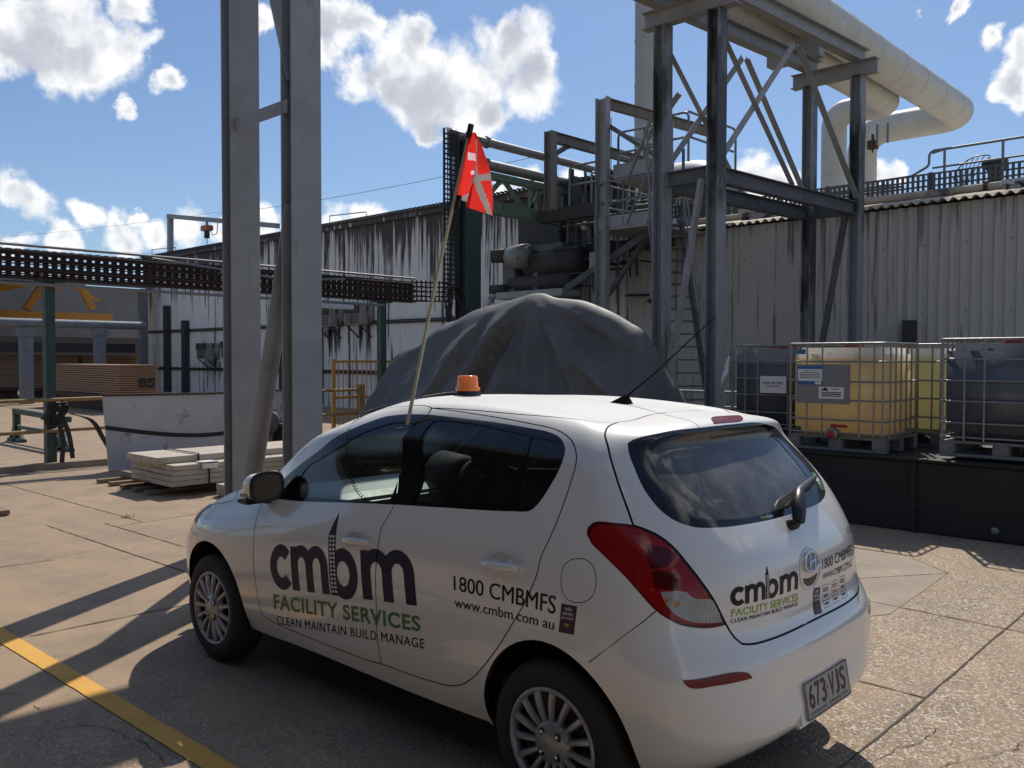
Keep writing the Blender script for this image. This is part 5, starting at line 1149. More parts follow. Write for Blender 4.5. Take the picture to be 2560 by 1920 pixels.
    m = MB(); m.ibeam((11.55, y, 5.2), (11.55, y, 7.05), .22, .22); m.build('column', M_rust2, t)
    m = MB(); m.ibeam((11.6, y, 6.95), (11.6, y-4.2, 6.98), .18, .24); m.angle((11.6, y, 6.4), (11.6, y-.8, 6.85), .1, .012); m.build('top_beam', M_rust2, t)
    m = MB(); m.box((10.2, y+.05, 4.55), (8.6, y-2.6, 4.62)); m.box((10.2, y+.02, 4.62), (8.62, y+.06, 4.86)); m.build('deck', M_galv, t)
    m = MB(); m.box((9.75, y-.1, 5.62), (8.3, y-3.0, 5.70)); m.box((9.75, y-.1, 5.70), (8.3, y-.05, 6.0)); m.build('deck', M_galv, t)
    m = MB(); m.beam((10.9, y+.2, 3.3), (9.2, y-.6, 4.5), .14, .14); m.beam((9.5, y-1, 4.45), (10.6, y-1, 3.2), .1, .1); m.build('knee_brace', M_galv2, t)
    m = MB(); m.box((10.3, y-.3, 5.0), (12.2, y-.5, 5.3)); m.box((9.2, y-1.5, 4.3), (12.0, y-1.7, 4.55)); m.build('girder', M_soot, t)
    def loop(pts, r=.026, nm='handrail'): mm = MB(); mm.tube(arc_path([tuple(p) for p in pts], .12, 6), r, 8); mm.build(nm, M_rail, t)
    for zz in (4.62, 5.70):
        x0 = 10.1 if zz < 5 else 9.65; yy = y+.05 if zz < 5 else y-.1
        loop([(x0, yy, zz+.55), (x0, yy, zz+1.0), (x0-1.4, yy, zz+1.0), (x0-1.4, yy, zz+.55), (x0, yy, zz+.55)]); loop([(x0, yy, zz), (x0, yy, zz+1.0), (x0, yy-2.2, zz+1.0), (x0, yy-2.2, zz)])
        loop([(x0-.7, yy, zz), (x0-.7, yy, zz+1.0), (x0-.71, yy, zz+1.0)]); loop([(x0, yy-1.1, zz), (x0, yy-1.1, zz+1.0), (x0, yy-1.11, zz+1.0)]); loop([(x0, yy, zz+.5), (x0, yy-2.2, zz+.5), (x0-.01, yy-2.2, zz+.5)])
        loop([(x0-1.4, yy, zz), (x0-1.4, yy, zz+1.0), (x0-1.41, yy, zz+1.0)])
    loop([(11.3, y-.4, 5.25), (11.3, y-.4, 6.25), (10.3, y-.4, 6.25), (10.3, y-.4, 5.8), (11.3, y-.4, 5.8)])
    loop([(10.8, y-.6, 5.0), (10.8, y-.6, 6.1), (10.8, y-2.4, 6.1), (10.8, y-2.4, 5.0)])
    m = MB(); pts = [(9.7, y+.1, 7.0-.05*i) for i in range(40)]; m.tube(pts, .010, 5); m.build('chain', M_soot, t)
    # dark cross-pieces and small pipework inside the tower
    m = MB(); r2 = np.random.default_rng(3)
    for i in range(34):
        x, yy, z = r2.uniform(9.6, 11.9), y-r2.uniform(.6, 2.0), r2.uniform(2.6, 5.2); L_ = r2.uniform(.5, 1.6); k_ = r2.integers(0, 3)
        L_ = min(L_, 12.0-x) if k_ == 0 else min(L_, 14.4+yy+.15) if k_ == 1 else L_; d = Vector((L_ if k_ == 0 else .02, -L_ if k_ == 1 else .02, L_ if k_ == 2 else .02)); m.tube([(x, yy, z), Vector((x, yy, z))+d], r2.uniform(.02, .06), 8)
    m.build('pipework', M_soot, t)
    m = MB()                                         # extra rails, hangers and a slotted tray round the decks
    for i in range(5): m.tube([(9.0+.0*i, y-.9-.22*i, 4.95+.16*i), (11.9, y-.9-.22*i, 4.95+.16*i)], .03+.012*(i % 3), 8)
    for x in (8.7, 9.2, 10.5, 11.0, 11.5): m.tube([(x, y-1.25, 3.0), (x, y-1.25, 6.4)], .035, 8)
    for z in (4.98, 5.10, 5.22): m.box((8.4, y-1.72, z-.015), (11.9, y-1.69, z+.015))
    x = 8.4
    while x < 11.9: m.box((x, y-1.73, 4.96), (x+.04, y-1.68, 5.24)); x += .11
    m.build('service_rack', M_galv2, t)
    loop([(8.6, y+.3, 5.7), (8.6, y+.3, 6.7), (7.6, y+.3, 6.7), (7.6, y+.3, 5.7)]); loop([(8.6, y+.3, 6.2), (7.6, y+.3, 6.2), (7.6, y-1.5, 6.2)])
    loop([(7.6, y+.3, 6.7), (7.6, y-1.6, 6.7), (7.6, y-1.6, 5.6)]); loop([(9.2, y+.2, 4.6), (8.2, y+.6, 5.9), (8.2, y+.6, 6.9)]); loop([(9.2, y+.2, 5.5), (8.2, y+.6, 6.8), (8.0, y+.6, 6.8)])
    m = MB(); m.angle((9.95, y-.02, 6.9), (8.2, y-.02, 5.7), .09, .01); m.angle((8.2, y-.3, 7.3), (9.6, y-.3, 5.9), .09, .01); m.build('brace', M_rust2, t)
    # steep stair between the near trestle columns
    t = thing('stair', 'steep steel stair with handrails seen between the near trestle columns', 'stair', (7.5, -11.5, 0))
    a, b = Vector((8.15, -12.2, 4.6)), Vector((6.55, -10.9, .05)); d = b-a; side = Vector((d.y, -d.x, 0)).normalized()*.34
    for s_ in (-1, 1):
        m = MB(); m.beam(a+side*s_, b+side*s_, .05, .2); m.build('stringer', M_galv2, t)
        for h in (.5, .95):
            m = MB(); m.tube([a+side*s_*1.1+Vector((0, 0, h)), b+side*s_*1.1+Vector((0, 0, h))], .02, 8); m.build('handrail', M_rail, t)
        for f in (.05, .28, .51, .74, .97):
            m = MB(); q = a+d*f+side*s_*1.1; m.tube([q, q+Vector((0, 0, .95))], .02, 8); m.build('post', M_rail, t)
    for i in range(18):
        q = a+d*((i+.5)/18); m = MB(); w_ = Vector((d.x, d.y, 0)).normalized()*.11
        m.add([q+side-w_, q-side-w_, q-side+w_, q+side+w_]+[p+Vector((0, 0, -.03)) for p in (q+side-w_, q-side-w_, q-side+w_, q+side+w_)], [(0,1,2,3),(7,6,5,4),(0,4,5,1),(1,5,6,2),(2,6,7,3),(3,7,4,0)]); m.build('tread', M_galv2, t)
    for z in (.9, 1.15):
        m = MB(); m.tube([(8.4, -9.6, z), (3.6, -9.6, z)], .022, 8); tag(m.build('guard_rail', M_rail), 'upper thin pale guard rail crossing behind the near trestle columns' if z > 1 else 'lower thin pale guard rail crossing behind the near trestle columns', 'guard rail')
    # fan and dryer unit low in front of the wall
    y = -13.2
    t = thing('fan_unit', 'sooty fan and ducting unit behind the top of the tarpaulin', 'fan unit', (12, y, 2))
    def bx(u0, v0, u1, v1, yy, dep, mm, nm): a, b = P(u0, v0, y=yy), P(u1, v1, y=yy); q = MB(); q.box((a.x, yy, a.z), (b.x, yy-dep, b.z)); q.build(nm, mm, t, .02)
    bx(1085, 545, 1112, 635, y, .5, M_galv2, 'frame'); bx(1150, 540, 1162, 635, y, .2, M_galv2, 'frame'); bx(1150, 530, 1215, 545, y, .4, M_galv2, 'frame')
    bx(1070, 632, 1215, 638, y+.2, .7, M_galv, 'deck'); bx(1272, 545, 1300, 590, y, .3, M_galv, 'panel_box')
    q = MB(); c = P(1120, 555, y=y+.1); q.lathe(c, (1, -.2, 0), [(-.35, .0), (-.35, .30), (.25, .30), (.3, .2), (.3, 0)], 22); q.build('fan_housing', M_pipe2, t)
    q = MB(); c = P(1195, 565, y=y-.2); q.lathe(c, (1, 0, 0), [(-.9, 0), (-.9, .33), (.8, .33), (.8, 0)], 22); q.build('drum', M_soot, t)
    q = MB(); c = P(1165, 610, y=y-.2); q.lathe(c, (1, 0, 0), [(-1.1, 0), (-1.1, .24), (.9, .24), (.9, 0)], 22); q.build('drum', M_soot, t)
    for (u, v) in ((1078, 548), (1078, 558), (1075, 625)):
        q = MB(); c = P(u, v, y=y+.1); q.lathe(c, (1, .3, 0), [(-.25, 0), (-.25, .12), (.2, .12), (.2, 0)], 14); q.build('motor', M_soot, t)
    bx(1120, 470, 1210, 530, y-.6, .3, M_soot, 'hood'); 
M_pipe2 = mat('grimy_steel_pipe', (.30, .29, .26), (.22, .21, .19), 5, .45, metal=.3, spots=[((.09, .06, .045), 6, .62)])
M_rust2 = mat('rust_streaked_grey', (.22, .205, .185), (.16, .14, .12), 4, .6, spots=[((.14, .075, .04), 3.5, .60), ((.05, .045, .04), 8, .64)])
tower()

# ------------------------------------------------------------------ cable bridge, rails and yard gear on the left
XT = 12.26
def cable_bridge():
    t = thing('cable_tray', 'long rusty slotted cable tray on green posts crossing the yard left of the car', 'cable tray', (XT, -4, 2.9))
    y0, y1 = 1.5, -8.85; m = MB()
    zs = lambda i: 2.90+.128*i
    for i in range(4):
        m.box((XT-.02, y0, zs(i)-.03), (XT+.02, y1, zs(i)+.03)); m.box((XT-.14, y0, zs(i)-.03), (XT-.125, y1, zs(i)-.01))
    y = y0; k_ = 0
    while y > y1:
        m.box((XT-.03, y, 2.87), (XT+.03, y-.068, 3.32)); y -= .128; k_ += 1
    m.build('tray_ladder', M_soot2, t)
    m = MB()
    for i in range(8): 
        z = 2.93+.05*i; w = rng.uniform(.01, .018); m.tube([(XT-.07, y0, z), (XT-.08+.02*rng.normal(), -2, z+.015*rng.normal()), (XT-.07, -5, z+.015*rng.normal()), (XT-.07, y1, z)], w, 6)
    m.build('cables', M_cable_r, t)
    m = MB(); m.tube([(XT-.1, y0, 3.36), (XT-.1, y1, 3.38)], .020, 8); m.tube([(XT-.12, -3.2, 3.33), (XT-.15, -5.5, 3.16), (XT-.15, -6.1, 3.18), (XT-.15, -7.0, 3.24)], .022, 8); m.tube([(XT-.12, y0, 2.80), (XT-.12, -8.0, 2.78)], .026, 8); m.build('conduit', M_rail, t)
    # bend to the upright ladder
    m = MB()
    for i in range(5):
        z = 2.92+.10*i; m.tube([(XT, y1, z), (XT+.05, -9.3, z+.02), (12.3, -9.9, z+.05)], .022, 6)
    for k_ in range(9): q = k_/8; m.beam((XT+.03*q, y1-1.05*q, 2.90+.03*q), (XT+.03*q, y1-1.05*q, 3.36+.04*q), .03, .02)
    m.build('tray_bend', M_cable_r, t)
    for y, in ((-1.64,), (-8.03,)):
        m = MB(); m.box((XT-.07, y-.07, 0), (XT+.07, y+.07, 2.88)); m.box((XT-.09, y-.22, 2.84), (XT+.09, y+.22, 2.89)); m.build('post', M_grn, t)
    m = MB(); m.box((XT-.25, -5.9, 2.66), (XT-.10, -7.15, 2.74)); m.build('tube_lamp', M_lampw, t)
M_soot2 = mat('rusty_tray_steel', (.055, .042, .036), (.035, .028, .025), 9, .8, spots=[((.10, .06, .04), 7, .62)])
cable_bridge()
def guard_fence():
    t = thing('pipe_railing', 'low rusty yellow pipe railing with green post running behind the curved panel', 'railing', (XT, -4, 0))
    for z in (1.03, .56):
        m = MB(); m.tube([(XT-.1, 1.5, z), (XT-.1, -2.2, z+.03), (XT-.1, -7.4, z+.04)], .03, 8); m.build('rail', M_ylw_dirty, t)
    for y in (-4.6, -7.42):
        m = MB(); m.box((XT-.16, y-.06, 0), (XT-.04, y+.06, 1.18)); m.build('post', M_ylw_dirty, t)
    t = thing('barrier_gate', 'yellow barred steel safety gate left of the tarpaulin', 'gate', (XT, -7.5, 0))
    y0, y1 = -6.84, -8.6
    for z in (1.63, .92, .12):
        m = MB(); m.box((XT-.02, y0, z-.025), (XT+.02, y1, z+.025)); m.build('frame_rail', M_ylw, t)
    for y in (y0, -8.02, y1):
        m = MB(); m.box((XT-.03, y-.03, .05), (XT+.03, y+.03, 1.68)); m.build('frame_post', M_ylw, t)
    m = MB(); y = y0
    while y > y1: m.tube([(XT, y, .12), (XT, y, 1.63)], .011, 6); y -= .115
    m.build('bars', M_ylw, t)
M_ylw_dirty = mat('dusty_yellow_pipe', (.34, .22, .09), (.26, .17, .08), 10, .75, spots=[((.12, .09, .06), 9, .60)])
guard_fence()
m = MB(); m.box((XT-.20, 2.5, 0), (XT-.02, -2.6, .10)); tag(m.build('kerb', mat('kerb_concrete', (.30, .25, .19), (.22, .18, .14), 6, .9)), kind='structure')
def strap():
    c = Vector((XT-.12, -1.68, .86)); m = MB(); r2 = np.random.default_rng(5)
    for k_ in range(9):
        q = c+Vector((-.04*r2.random(), r2.normal()*.05, r2.normal()*.05)); a, b = r2.uniform(.06, .13), r2.uniform(.07, .14); ph = r2.uniform(0, 3)
        pts = [q+Vector((.02*math.sin(3*s_), a*math.cos(s_+ph), b*math.sin(s_))) for s_ in np.linspace(0, 6.28, 14)]; m.tube(pts, .018, 6, False)
    def rib(pts, w):
        p = resample(np.array(pts), .05, False); vs = []
        for x in p: vs += [(x[0], x[1]-w/2, x[2]), (x[0], x[1]+w/2, x[2]), (x[0]-.008, x[1]+w/2, x[2]), (x[0]-.008, x[1]-w/2, x[2])]
        n = len(p); m.add(vs, [(4*i+a, 4*i+(a+1) % 4, 4*i+4+(a+1) % 4, 4*i+4+a) for i in range(n-1) for a in range(4)])
    rib([(c.x, c.y-.1, .80), (c.x-.03, c.y-.18, .5), (c.x-.05, c.y-.22, .15)], .07); rib([(c.x, c.y-.2, .84), (c.x-.06, c.y-.5, .72), (c.x-.06, c.y-.68, .42), (c.x-.1, c.y-.83, .12)], .08); rib([(c.x, c.y, .8), (c.x-.04, c.y-.08, .5), (c.x-.06, c.y-.06, .1)], .07)
    tag(m.build('ratchet_strap', M_cable), 'dark webbing strap knotted round the green post with hanging tails', 'strap')
strap()
def tub():
    t = thing('curved_panel', 'white curved metal panel standing on edge with a black strap and chipped paint', 'curved panel', (11.2, -3.5, 0))
    n = 30; y0, y1 = -2.02, -5.05
    def pt(f, z, off=0.0): 
        bow = .42*math.sin(PI*f); return (11.33-bow-.10*(z/1.13)+off-.04*(1-z/1.13), y0+(y1-y0)*f-(.10*(1-2*f)*(1-z/1.13)), z)
    vs, zs = [], (0, .25, .5, .8, 1.13)
    for off in (0, .012):
        for z in zs: vs += [pt(i/n, z, off) for i in range(n+1)]
    m = MB(); w = n+1; k_ = len(zs)
    for o in (0, k_*w): m.add(vs[o:o+k_*w], [(j*w+i, j*w+i+1, (j+1)*w+i+1, (j+1)*w+i) for j in range(k_-1) for i in range(n)], True)
    m.add([vs[j*w] for j in range(k_)]+[vs[(k_+j)*w] for j in range(k_)], [(j, j+1, k_+j+1, k_+j) for j in range(k_-1)])
    m.build('shell', M_skip, t)
    m = MB(); 
    for i in range(n): 
        a_, b_ = Vector(pt(i/n, 1.13)), Vector(pt((i+1)/n, 1.13)); m.beam(a_+Vector((.005, 0, .012)), b_+Vector((.005, 0, .012)), .05, .03)
    m.build('rim', M_rust, t)
    b = MB(); vs = []
    for i in range(n+1):
        f = i/n; z = .66-.17*math.sin(PI*min(1, f*1.05))
        vs += [pt(f, z-.032, -.006), pt(f, z+.032, -.006)]
    b.add(vs, [(2*i, 2*i+1, 2*i+3, 2*i+2) for i in range(n)]); b.build('band', M_cable, t)
tub()
def panel_stack():
    t = thing('pallet', 'timber pallet of long bearers under the stack of pale panels', 'pallet', (8.9, -2.8, 0))
    for x in (10.1, 9.72, 9.35, 8.98, 8.62):
        m = MB(); m.box((x-.05, -1.50, .01), (x+.05, -4.4, .055)); m.build('bearer', M_timber, t)
    for y in (-1.9, -3.0, -4.1):
        m = MB(); m.box((8.5, y-.05, .055), (10.2, y+.05, .13)); m.build('bearer', M_timber, t)
    z = .135; r2 = np.random.default_rng(8)
    for i in range(4):
        xs = [8.15, 8.15+r2.uniform(.5, .75), 9.38]
        for a, b in zip(xs[:-1], xs[1:]):
            j = r2.uniform(-.03, .03); m = MB(); m.box((a+.004, -1.63+j, z), (b-.004, -4.1+j, z+.060)); tag(m.build('panel', M_panel, None, .004), 'long pale panel in the lower layers of the strapped stack', 'panel', 'pale panels stacked on the pallet')
        z += .0645
    for a, b in ((8.42, 8.86), (8.87, 9.30)):
        m = MB(); m.box((a, -1.55, z), (b, -4.0, z+.08)); tag(m.build('panel', M_panel, None, .004), 'wide pale panel on top of the stack with a strap and corner card', 'panel', 'top panels of the strapped stack') 
    s_ = MB(); y = -2.08
    pts = [(8.13, y, .06), (8.13, y, .40), (8.40, y, .405), (8.41, y, .49), (9.32, y, .49), (9.32, y, .40)]
    for a, b in zip(pts[:-1], pts[1:]): s_.beam(a, b, .035, .006, (0, 1, 0.01)) if abs(a[2]-b[2]) > .05 else s_.beam(a, b, .035, .006)
    tag(s_.build('packing_strap', M_cable), 'black packing strap round the stack of pale panels', 'strap')
    c = MB(); c.box((8.10, y-.10, .33), (8.14, y+.10, .41)); c.box((8.10, y-.10, .395), (8.28, y+.10, .412)); tag(c.build('corner_card', M_white), 'white folded corner card under the packing strap', 'corner card')
    # loose offcuts behind the second column
    r2 = np.random.default_rng(4)
    for i in range(7):
        m = MB(); x, y = 7.5+r2.uniform(-.5, .6), -3.4+r2.uniform(-.5, .4); z = .05+.06*i; a = r2.uniform(-.3, .3); L_ = r2.uniform(.5, 1.0)
        d = Vector((math.cos(a), math.sin(a), r2.uniform(-.03, .03))); m.beam(Vector((x, y, z))-d*L_/2, Vector((x, y, z))+d*L_/2, r2.uniform(.2, .4), .022)
        tag(m.build('offcut', M_panel), 'loose pale board offcut in the heap behind the second grey column', 'offcut', 'board offcuts behind the second grey column')
panel_stack()
def yard_bits():
    # trolley with a round blower behind the columns
    t = thing('blower', 'small dark blower with a round housing seen between the two left columns', 'blower', (11.2, -4.9, 0))
    c = P(575, 912, y=-4.7); m = MB(); m.lathe(c, (-.6, .8, 0), [(-.2, 0), (-.2, .22), (.1, .24), (.12, .12), (.125, 0)], 22); m.build('housing', M_galv2, t)
    m = MB(); m.box((c.x-.3, c.y-.4, 0), (c.x+.5, c.y-.15, c.z-.1)); m.box((c.x-.5, c.y-.6, c.z-.1), (c.x+.6, c.y-.1, c.z-.02)); m.build('stand', M_soot, t)
    # low green trestle beyond the railing
    t = thing('low_stand', 'low green steel stand on the dusty ground behind the railing', 'stand', (16.5, -3, 0))
    for (x, y) in ((17.4, -2.75), (14.9, -2.75)):
        m = MB(); m.beam((x, y, 0), (x, y, .62), .12, .12); m.beam((x-.4, y, .03), (x+.4, y, .03), .12, .06); m.beam((x-.35, y, .05), (x, y, .4), .06, .06); m.beam((x+.35, y, .05), (x, y, .4), .06, .06); m.build('leg', M_grn, t)
    m = MB(); m.beam((17.5, -2.75, .62), (14.6, -2.75, .58), .1, .1); m.beam((17.4, -2.75, .3), (14.9, -2.75, .3), .06, .06); m.build('top_rail', M_grn, t)
    m = MB(); m.box((8.30, .12, .01), (8.62, .55, .06)); tag(m.build('timber_block', M_timber), 'dark timber block lying on the ground at the left edge of the photo', 'block')
    m = MB(); m.box((7.55, -2.08, .01), (7.95, -2.5, .10)); m.box((7.6, -2.05, .10), (7.9, -2.45, .16)); tag(m.build('timber_block', M_panel), 'small pale block beside the foot of the first grey column', 'block')
    # tiles on boards
    def stack(name, label, c, sx, sy, z0, n, h, split):
        t = thing(name, label, 'tile stack', (c[0], c[1], 0)); r2 = np.random.default_rng(int(c[0]))
        m = MB(); m.box((c[0], c[1]-sy, z0-.14), (c[0]+sx, c[1], z0-.02)); m.box((c[0]+.2, c[1]-sy+.2, 0), (c[0]+sx-.2, c[1]-.2, z0-.14)); m.box((c[0]+.06, c[1]-sy+.06, z0), (c[0]+sx-.06, c[1]-.06, z0+(n-1)*h)); m.build('bearer', M_rust, t)
        m = MB()
        for i in range(n):
            z = z0+i*h; j = r2.uniform(-.02, .02, 3); m.box((c[0]+j[0]+.01, c[1]-sy+j[1], z), (c[0]+sx+j[2], c[1]+j[1], z+h*.70))
        m.build('tiles', M_brick, t); t.children[-1]['kind'] = 'stuff'; return t
    c = P(258, 853, x=25); a = P(112, 850, y=c.y); b = P(342, 850, x=25)
    st = stack('tile_stack', 'square stack of brown boards marked 85 behind the white curved panel', (25, c.y), a.x-25, c.y-b.y, c.z, 13, .072, 0)
    v, f = text_mesh('85', .03); p0, p1 = P(298, 818, x=24.96), P(336, 836, x=24.96); mm = MB(); mm.add([(24.96, p0.y+(p1.y-p0.y)*x, p1.z+(p0.z-p1.z)*y) for x, y in v], f); mm.build('lettering', M_cable, st)
    for i, (u0, u1, v0, v1, x, lb) in enumerate(((-60, 52, 765, 838, 38, 'brown tile stack at the left edge under the grey pipe'), (58, 170, 765, 838, 38.2, 'brown tile stack behind the green post'), (176, 300, 766, 838, 38.4, 'brown tile stack at the left end of the stained shed'))):
        a, b = P(u0, v1, x=x), P(u1, v0, x=x); stack('tile_stack', lb, (x, a.y), 1.6, a.y-b.y, a.z, 14, (b.z-a.z)/14, 0)
    m = MB(); a, b = P(-80, 738, x=37.5), P(292, 762, x=37.5); m.box((37.5, a.y, b.z), (37.9, b.y, a.z)); tag(m.build('shade_beam', M_soot), 'long dark beam above the far brown tile stacks', 'beam')
yard_bits()
def far_left():
    t = thing('overhead_pipe', 'grey pipe on posts crossing in front of the yellow gantry', 'pipe', (33, -4, 4))
    x = 33.0; a, b = P(-120, 692, x=x), P(312, 704, x=x); m = MB(); m.tube([a, b], .16, 16); m.build('pipe', M_blue, t)
    for u, w_ in ((57, .40), (216, .36)):
        q = P(u, 700, x=x); m = MB(); m.box((x-.1, q.y-w_/2, 0), (x+.25, q.y+w_/2, q.z-.1)); m.box((x-.13, q.y-w_*.7, q.z-.45), (x+.28, q.y+w_*.7, q.z-.15)); m.build('post', M_blue, t)
    x = 48.0; t = thing('gantry_crane', 'yellow gantry crane frame in the hazy distance at far left', 'gantry crane', (x, -5, 0))
    def bm(p, q, w, h, nm): m = MB(); m.beam(P(*p, x=x), P(*q, x=x), w, h); m.build(nm, M_ylw, t)
    bm((-60, 632), (90, 600), .5, .55, 'girder'); bm((-60, 605), (180, 608), .5, .45, 'girder'); bm((100, 603), (57, 668), .34, .34, 'leg'); bm((166, 600), (200, 668), .34, .34, 'leg'); bm((68, 652), (150, 612), .12, .12, 'brace'); bm((-80, 676), (240, 687), .5, .42, 'end_carriage'); bm((160, 620), (215, 650), .1, .1, 'brace')
    for u in (30, 125, 200): bm((u, 640), (u, 640.5), .06, .06, 'bracket')
    m = MB(); a, b = P(-300, 596, x=66), P(330, 800, x=66); m.box((66, a.y, 0), (70, b.y, a.z)); tag(m.build('far_building', M_far), 'big dull grey building closing the view at far left behind the gantry', 'building')
    m = MB(); a, b = P(-300, 720, x=58), P(312, 770, x=58); m.box((58, a.y, 0), (59.5, b.y, a.z)); tag(m.build('low_building', M_far2), 'low dark building wall behind the far brown tile stacks', 'building')
    for (x0, v, k_) in ((60, 540, 0),): pass
    # little jib with an electric hoist over the stained shed roof
    t = thing('hoist_jib', 'small grey jib with an orange electric hoist above the stained shed roof', 'hoist', (38.6, -16, 6.5))
    y = -16; m = MB(); m.beam(P(368, 548, y=y), P(368, 466, y=y), .22, .22); m.build('post', M_galv, t); m = MB(); m.beam(P(364, 467, y=y), P(600, 488, y=y), .2, .2); m.build('arm', M_galv, t)
    c = P(447, 494, y=y); m = MB(); m.box(c+Vector((-.28, -.18, -.1)), c+Vector((.28, .18, .14))); m.build('hoist_body', M_org, t, .03)
    m = MB(); m.lathe(c+Vector((0, 0, -.12)), (0, 0, -1), [(0, .12), (.3, .12), (.31, 0)], 14); m.tube([c+Vector((0, 0, -.4)), c+Vector((0, 0, -1.2))], .02, 6); m.tube([c+Vector((0, 0, .1)), c+Vector((0, 0, .4))], .05, 6); m.tube([c+Vector((-.2, 0, .1)), c+Vector((-.5, 0, -.35)), c+Vector((-.9, 0, -.3)), c+Vector((-1.0, 0, .35))], .02, 6); m.build('hook_block', M_soot, t)
    # wires
    def wire(p, q, sag, lb):
        m = MB(); p, q = Vector(p), Vector(q); m.tube([p+(q-p)*i/12+Vector((0, 0, -sag*4*(i/12)*(1-i/12))) for i in range(13)], .012, 5); tag(m.build('overhead_wire', M_cable), lb, 'wire')
    wire(P(-10, 512, y=-34), P(560, 445, y=-34), .3, 'thin overhead wire rising from the left edge towards the columns'); wire(P(-10, 518, y=-30), P(330, 548, y=-30), .2, 'thin overhead wire sloping down behind the cable tray'); wire(P(470, 463, y=-24), P(1320, 300, y=-24), .3, 'thin overhead wire climbing past the flag to the tower')
def tile_shed():
    t = thing('open_shed', 'big open sided shed roof shading the far brown tile stacks', 'shed', (50, 4, 0))
    m = MB(); m.add([(36.2, -14.2, 4.75), (36.2, 30, 4.75), (70, 30, 7.6), (70, -14.2, 7.6), (36.2, -14.2, 4.9), (36.2, 30, 4.9), (70, 30, 7.75), (70, -14.2, 7.75)], [(3,2,1,0),(4,5,6,7),(0,1,5,4),(1,2,6,5),(2,3,7,6),(3,0,4,7)]); m.build('roof', M_far, t)
    for y in (-13.8, 6, 20):
        k_ = MB(); k_.box((36.4, y-.15, 0), (36.7, y+.15, 4.75)); k_.build('post', M_blue, t)
M_blue = mat('grey_blue_steel', (.20, .225, .26), (.15, .17, .20), 4, .6)
M_far = mat('far_grey_sheeting', (.20, .20, .20), (.15, .15, .15), .4, .8)
M_far2 = mat('far_dark_wall', (.085, .08, .078), (.06, .056, .054), .6, .8)
M_org = mat('orange_paint', (.55, .18, .10), (.45, .14, .08), 8, .5)
far_left()
tile_shed()

# ------------------------------------------------------------------ tarpaulin
def tarp():
    sil = [(829,905),(838,868),(857,800),(872,758),(896,746),(922,735),(960,700),(985,692),(1022,672),(1060,660),(1078,656),(1105,648),(1132,640),(1152,634),(1175,634),(1200,643),(1230,646),(1262,650),(1290,660),(1330,678),(1362,697),(1386,712),(1400,738),(1408,765),(1416,800),(1424,850),(1430,900)]
    yr = -7.0; rid = np.array([tuple(P(u, v, y=yr)) for u, v in sil]); rid = resample(rid, .06, False); n = len(rid)
    apex = np.array(tuple(P(1150, 640, y=yr))); K = 64
    A = np.array([apex[0], apex[2]]); B = np.array([P(985, 880, y=yr+.9).x, P(985, 880, y=yr+.9).z]); ld = (B-A)/np.linalg.norm(B-A); ln = np.array([-ld[1], ld[0]])
    if ln[0] < 0: ln = -ln                                # positive side: left of the crease as seen from the car
    nz = lambda a, b: math.sin(a*2.1+1.3*math.sin(b*1.7))*.5+math.sin(b*2.9+a*1.1)*.5
    def pt(i, r, side):
        p = rid[i]; out = 1.30 if side > 0 else 1.5
        top = max(p[2], .02); z = top*(1-r**1.12); x = p[0]+(p[0]-apex[0])*.06*r
        dep = out*(.10*(1-(1-min(1, r*9))**2)+.85*r+.05*r*r)
        ax, az = x-apex[0], apex[2]-z+.05; q = np.array([x, z])-A; along = q@ld; d = q@ln
        g_ = min(1, r*5)
        # main fold: the cloth laps over itself along a line running down to the left
        w = .16+.05*along
        lap = lambda t, hi, wh, lo, wl, e: (lambda m_: m_*hi*math.exp(-max(t, 0)/wh)-(1-m_)*lo*math.exp(min(t, 0)/wl))((lambda c_: c_*c_*(3-2*c_))(min(1, max(0, (t+e)/(2*e)))))
        fold = g_*lap(d, .24, .55, .20, .30, .10)*min(1, max(0, along)/.5)*(1 if side > 0 else 0)
        d2 = d-.42-.10*along; fold += g_*lap(d2, .13, .4, .10, .18, .09)*min(1, max(0, along)/.9)
        d3 = d+.38+.16*along; fold += g_*.06*math.exp(-(d3/.10)**2)*min(1, max(0, along)/.6)
        # soft folds fanning from the peak, deeper towards the hem
        ang = math.atan2(-ax, max(.05, az)); rad = math.hypot(ax, az)
        if d < .1: fold += .14*min(1, rad/1.4)*g_*(1-1.7*abs(math.sin(ang*6.2+.5*math.sin(rad*1.3)+.4))**.8)+.055*g_*min(1, rad/1.2)*(1-2*abs(math.sin(ang*15+rad*.6)))
        else: fold += .03*g_*min(1, rad/2)*math.sin(ang*8+1.0)
        fold += .022*g_*nz(x*4+r, z*4)+.010*g_*nz(x*11, z*9+2)
        return (x, yr+side*(dep+fold), max(.01, z+.02*g_*nz(x*3, r*6)*(r < .9)))
    m = MB(); front = [pt(i, r/K, 1) for i in range(n) for r in range(K+1)]; back = [pt(i, r/K, -1) for i in range(n) for r in range(K+1)]
    f = [(i*(K+1)+r, i*(K+1)+r+1, (i+1)*(K+1)+r+1, (i+1)*(K+1)+r) for i in range(n-1) for r in range(K)]
    m.add(front, f, True); m.add(back, f, True); o = m.build('tarpaulin', M_tarp)
    bm = bmesh.new(); bm.from_mesh(o.data); bmesh.ops.remove_doubles(bm, verts=bm.verts, dist=.004); bmesh.ops.recalc_face_normals(bm, faces=bm.faces); bm.to_mesh(o.data); bm.free()
    tag(o, 'large dark grey tarpaulin draped over something bulky behind the car', 'tarpaulin')
M_tarp = mat('tarp_cloth', (.115, .113, .108), (.085, .084, .081), 2.5, .62, bump=.35, bscale=14, spots=[((.12, .115, .105), 3, .64)])
tarp()

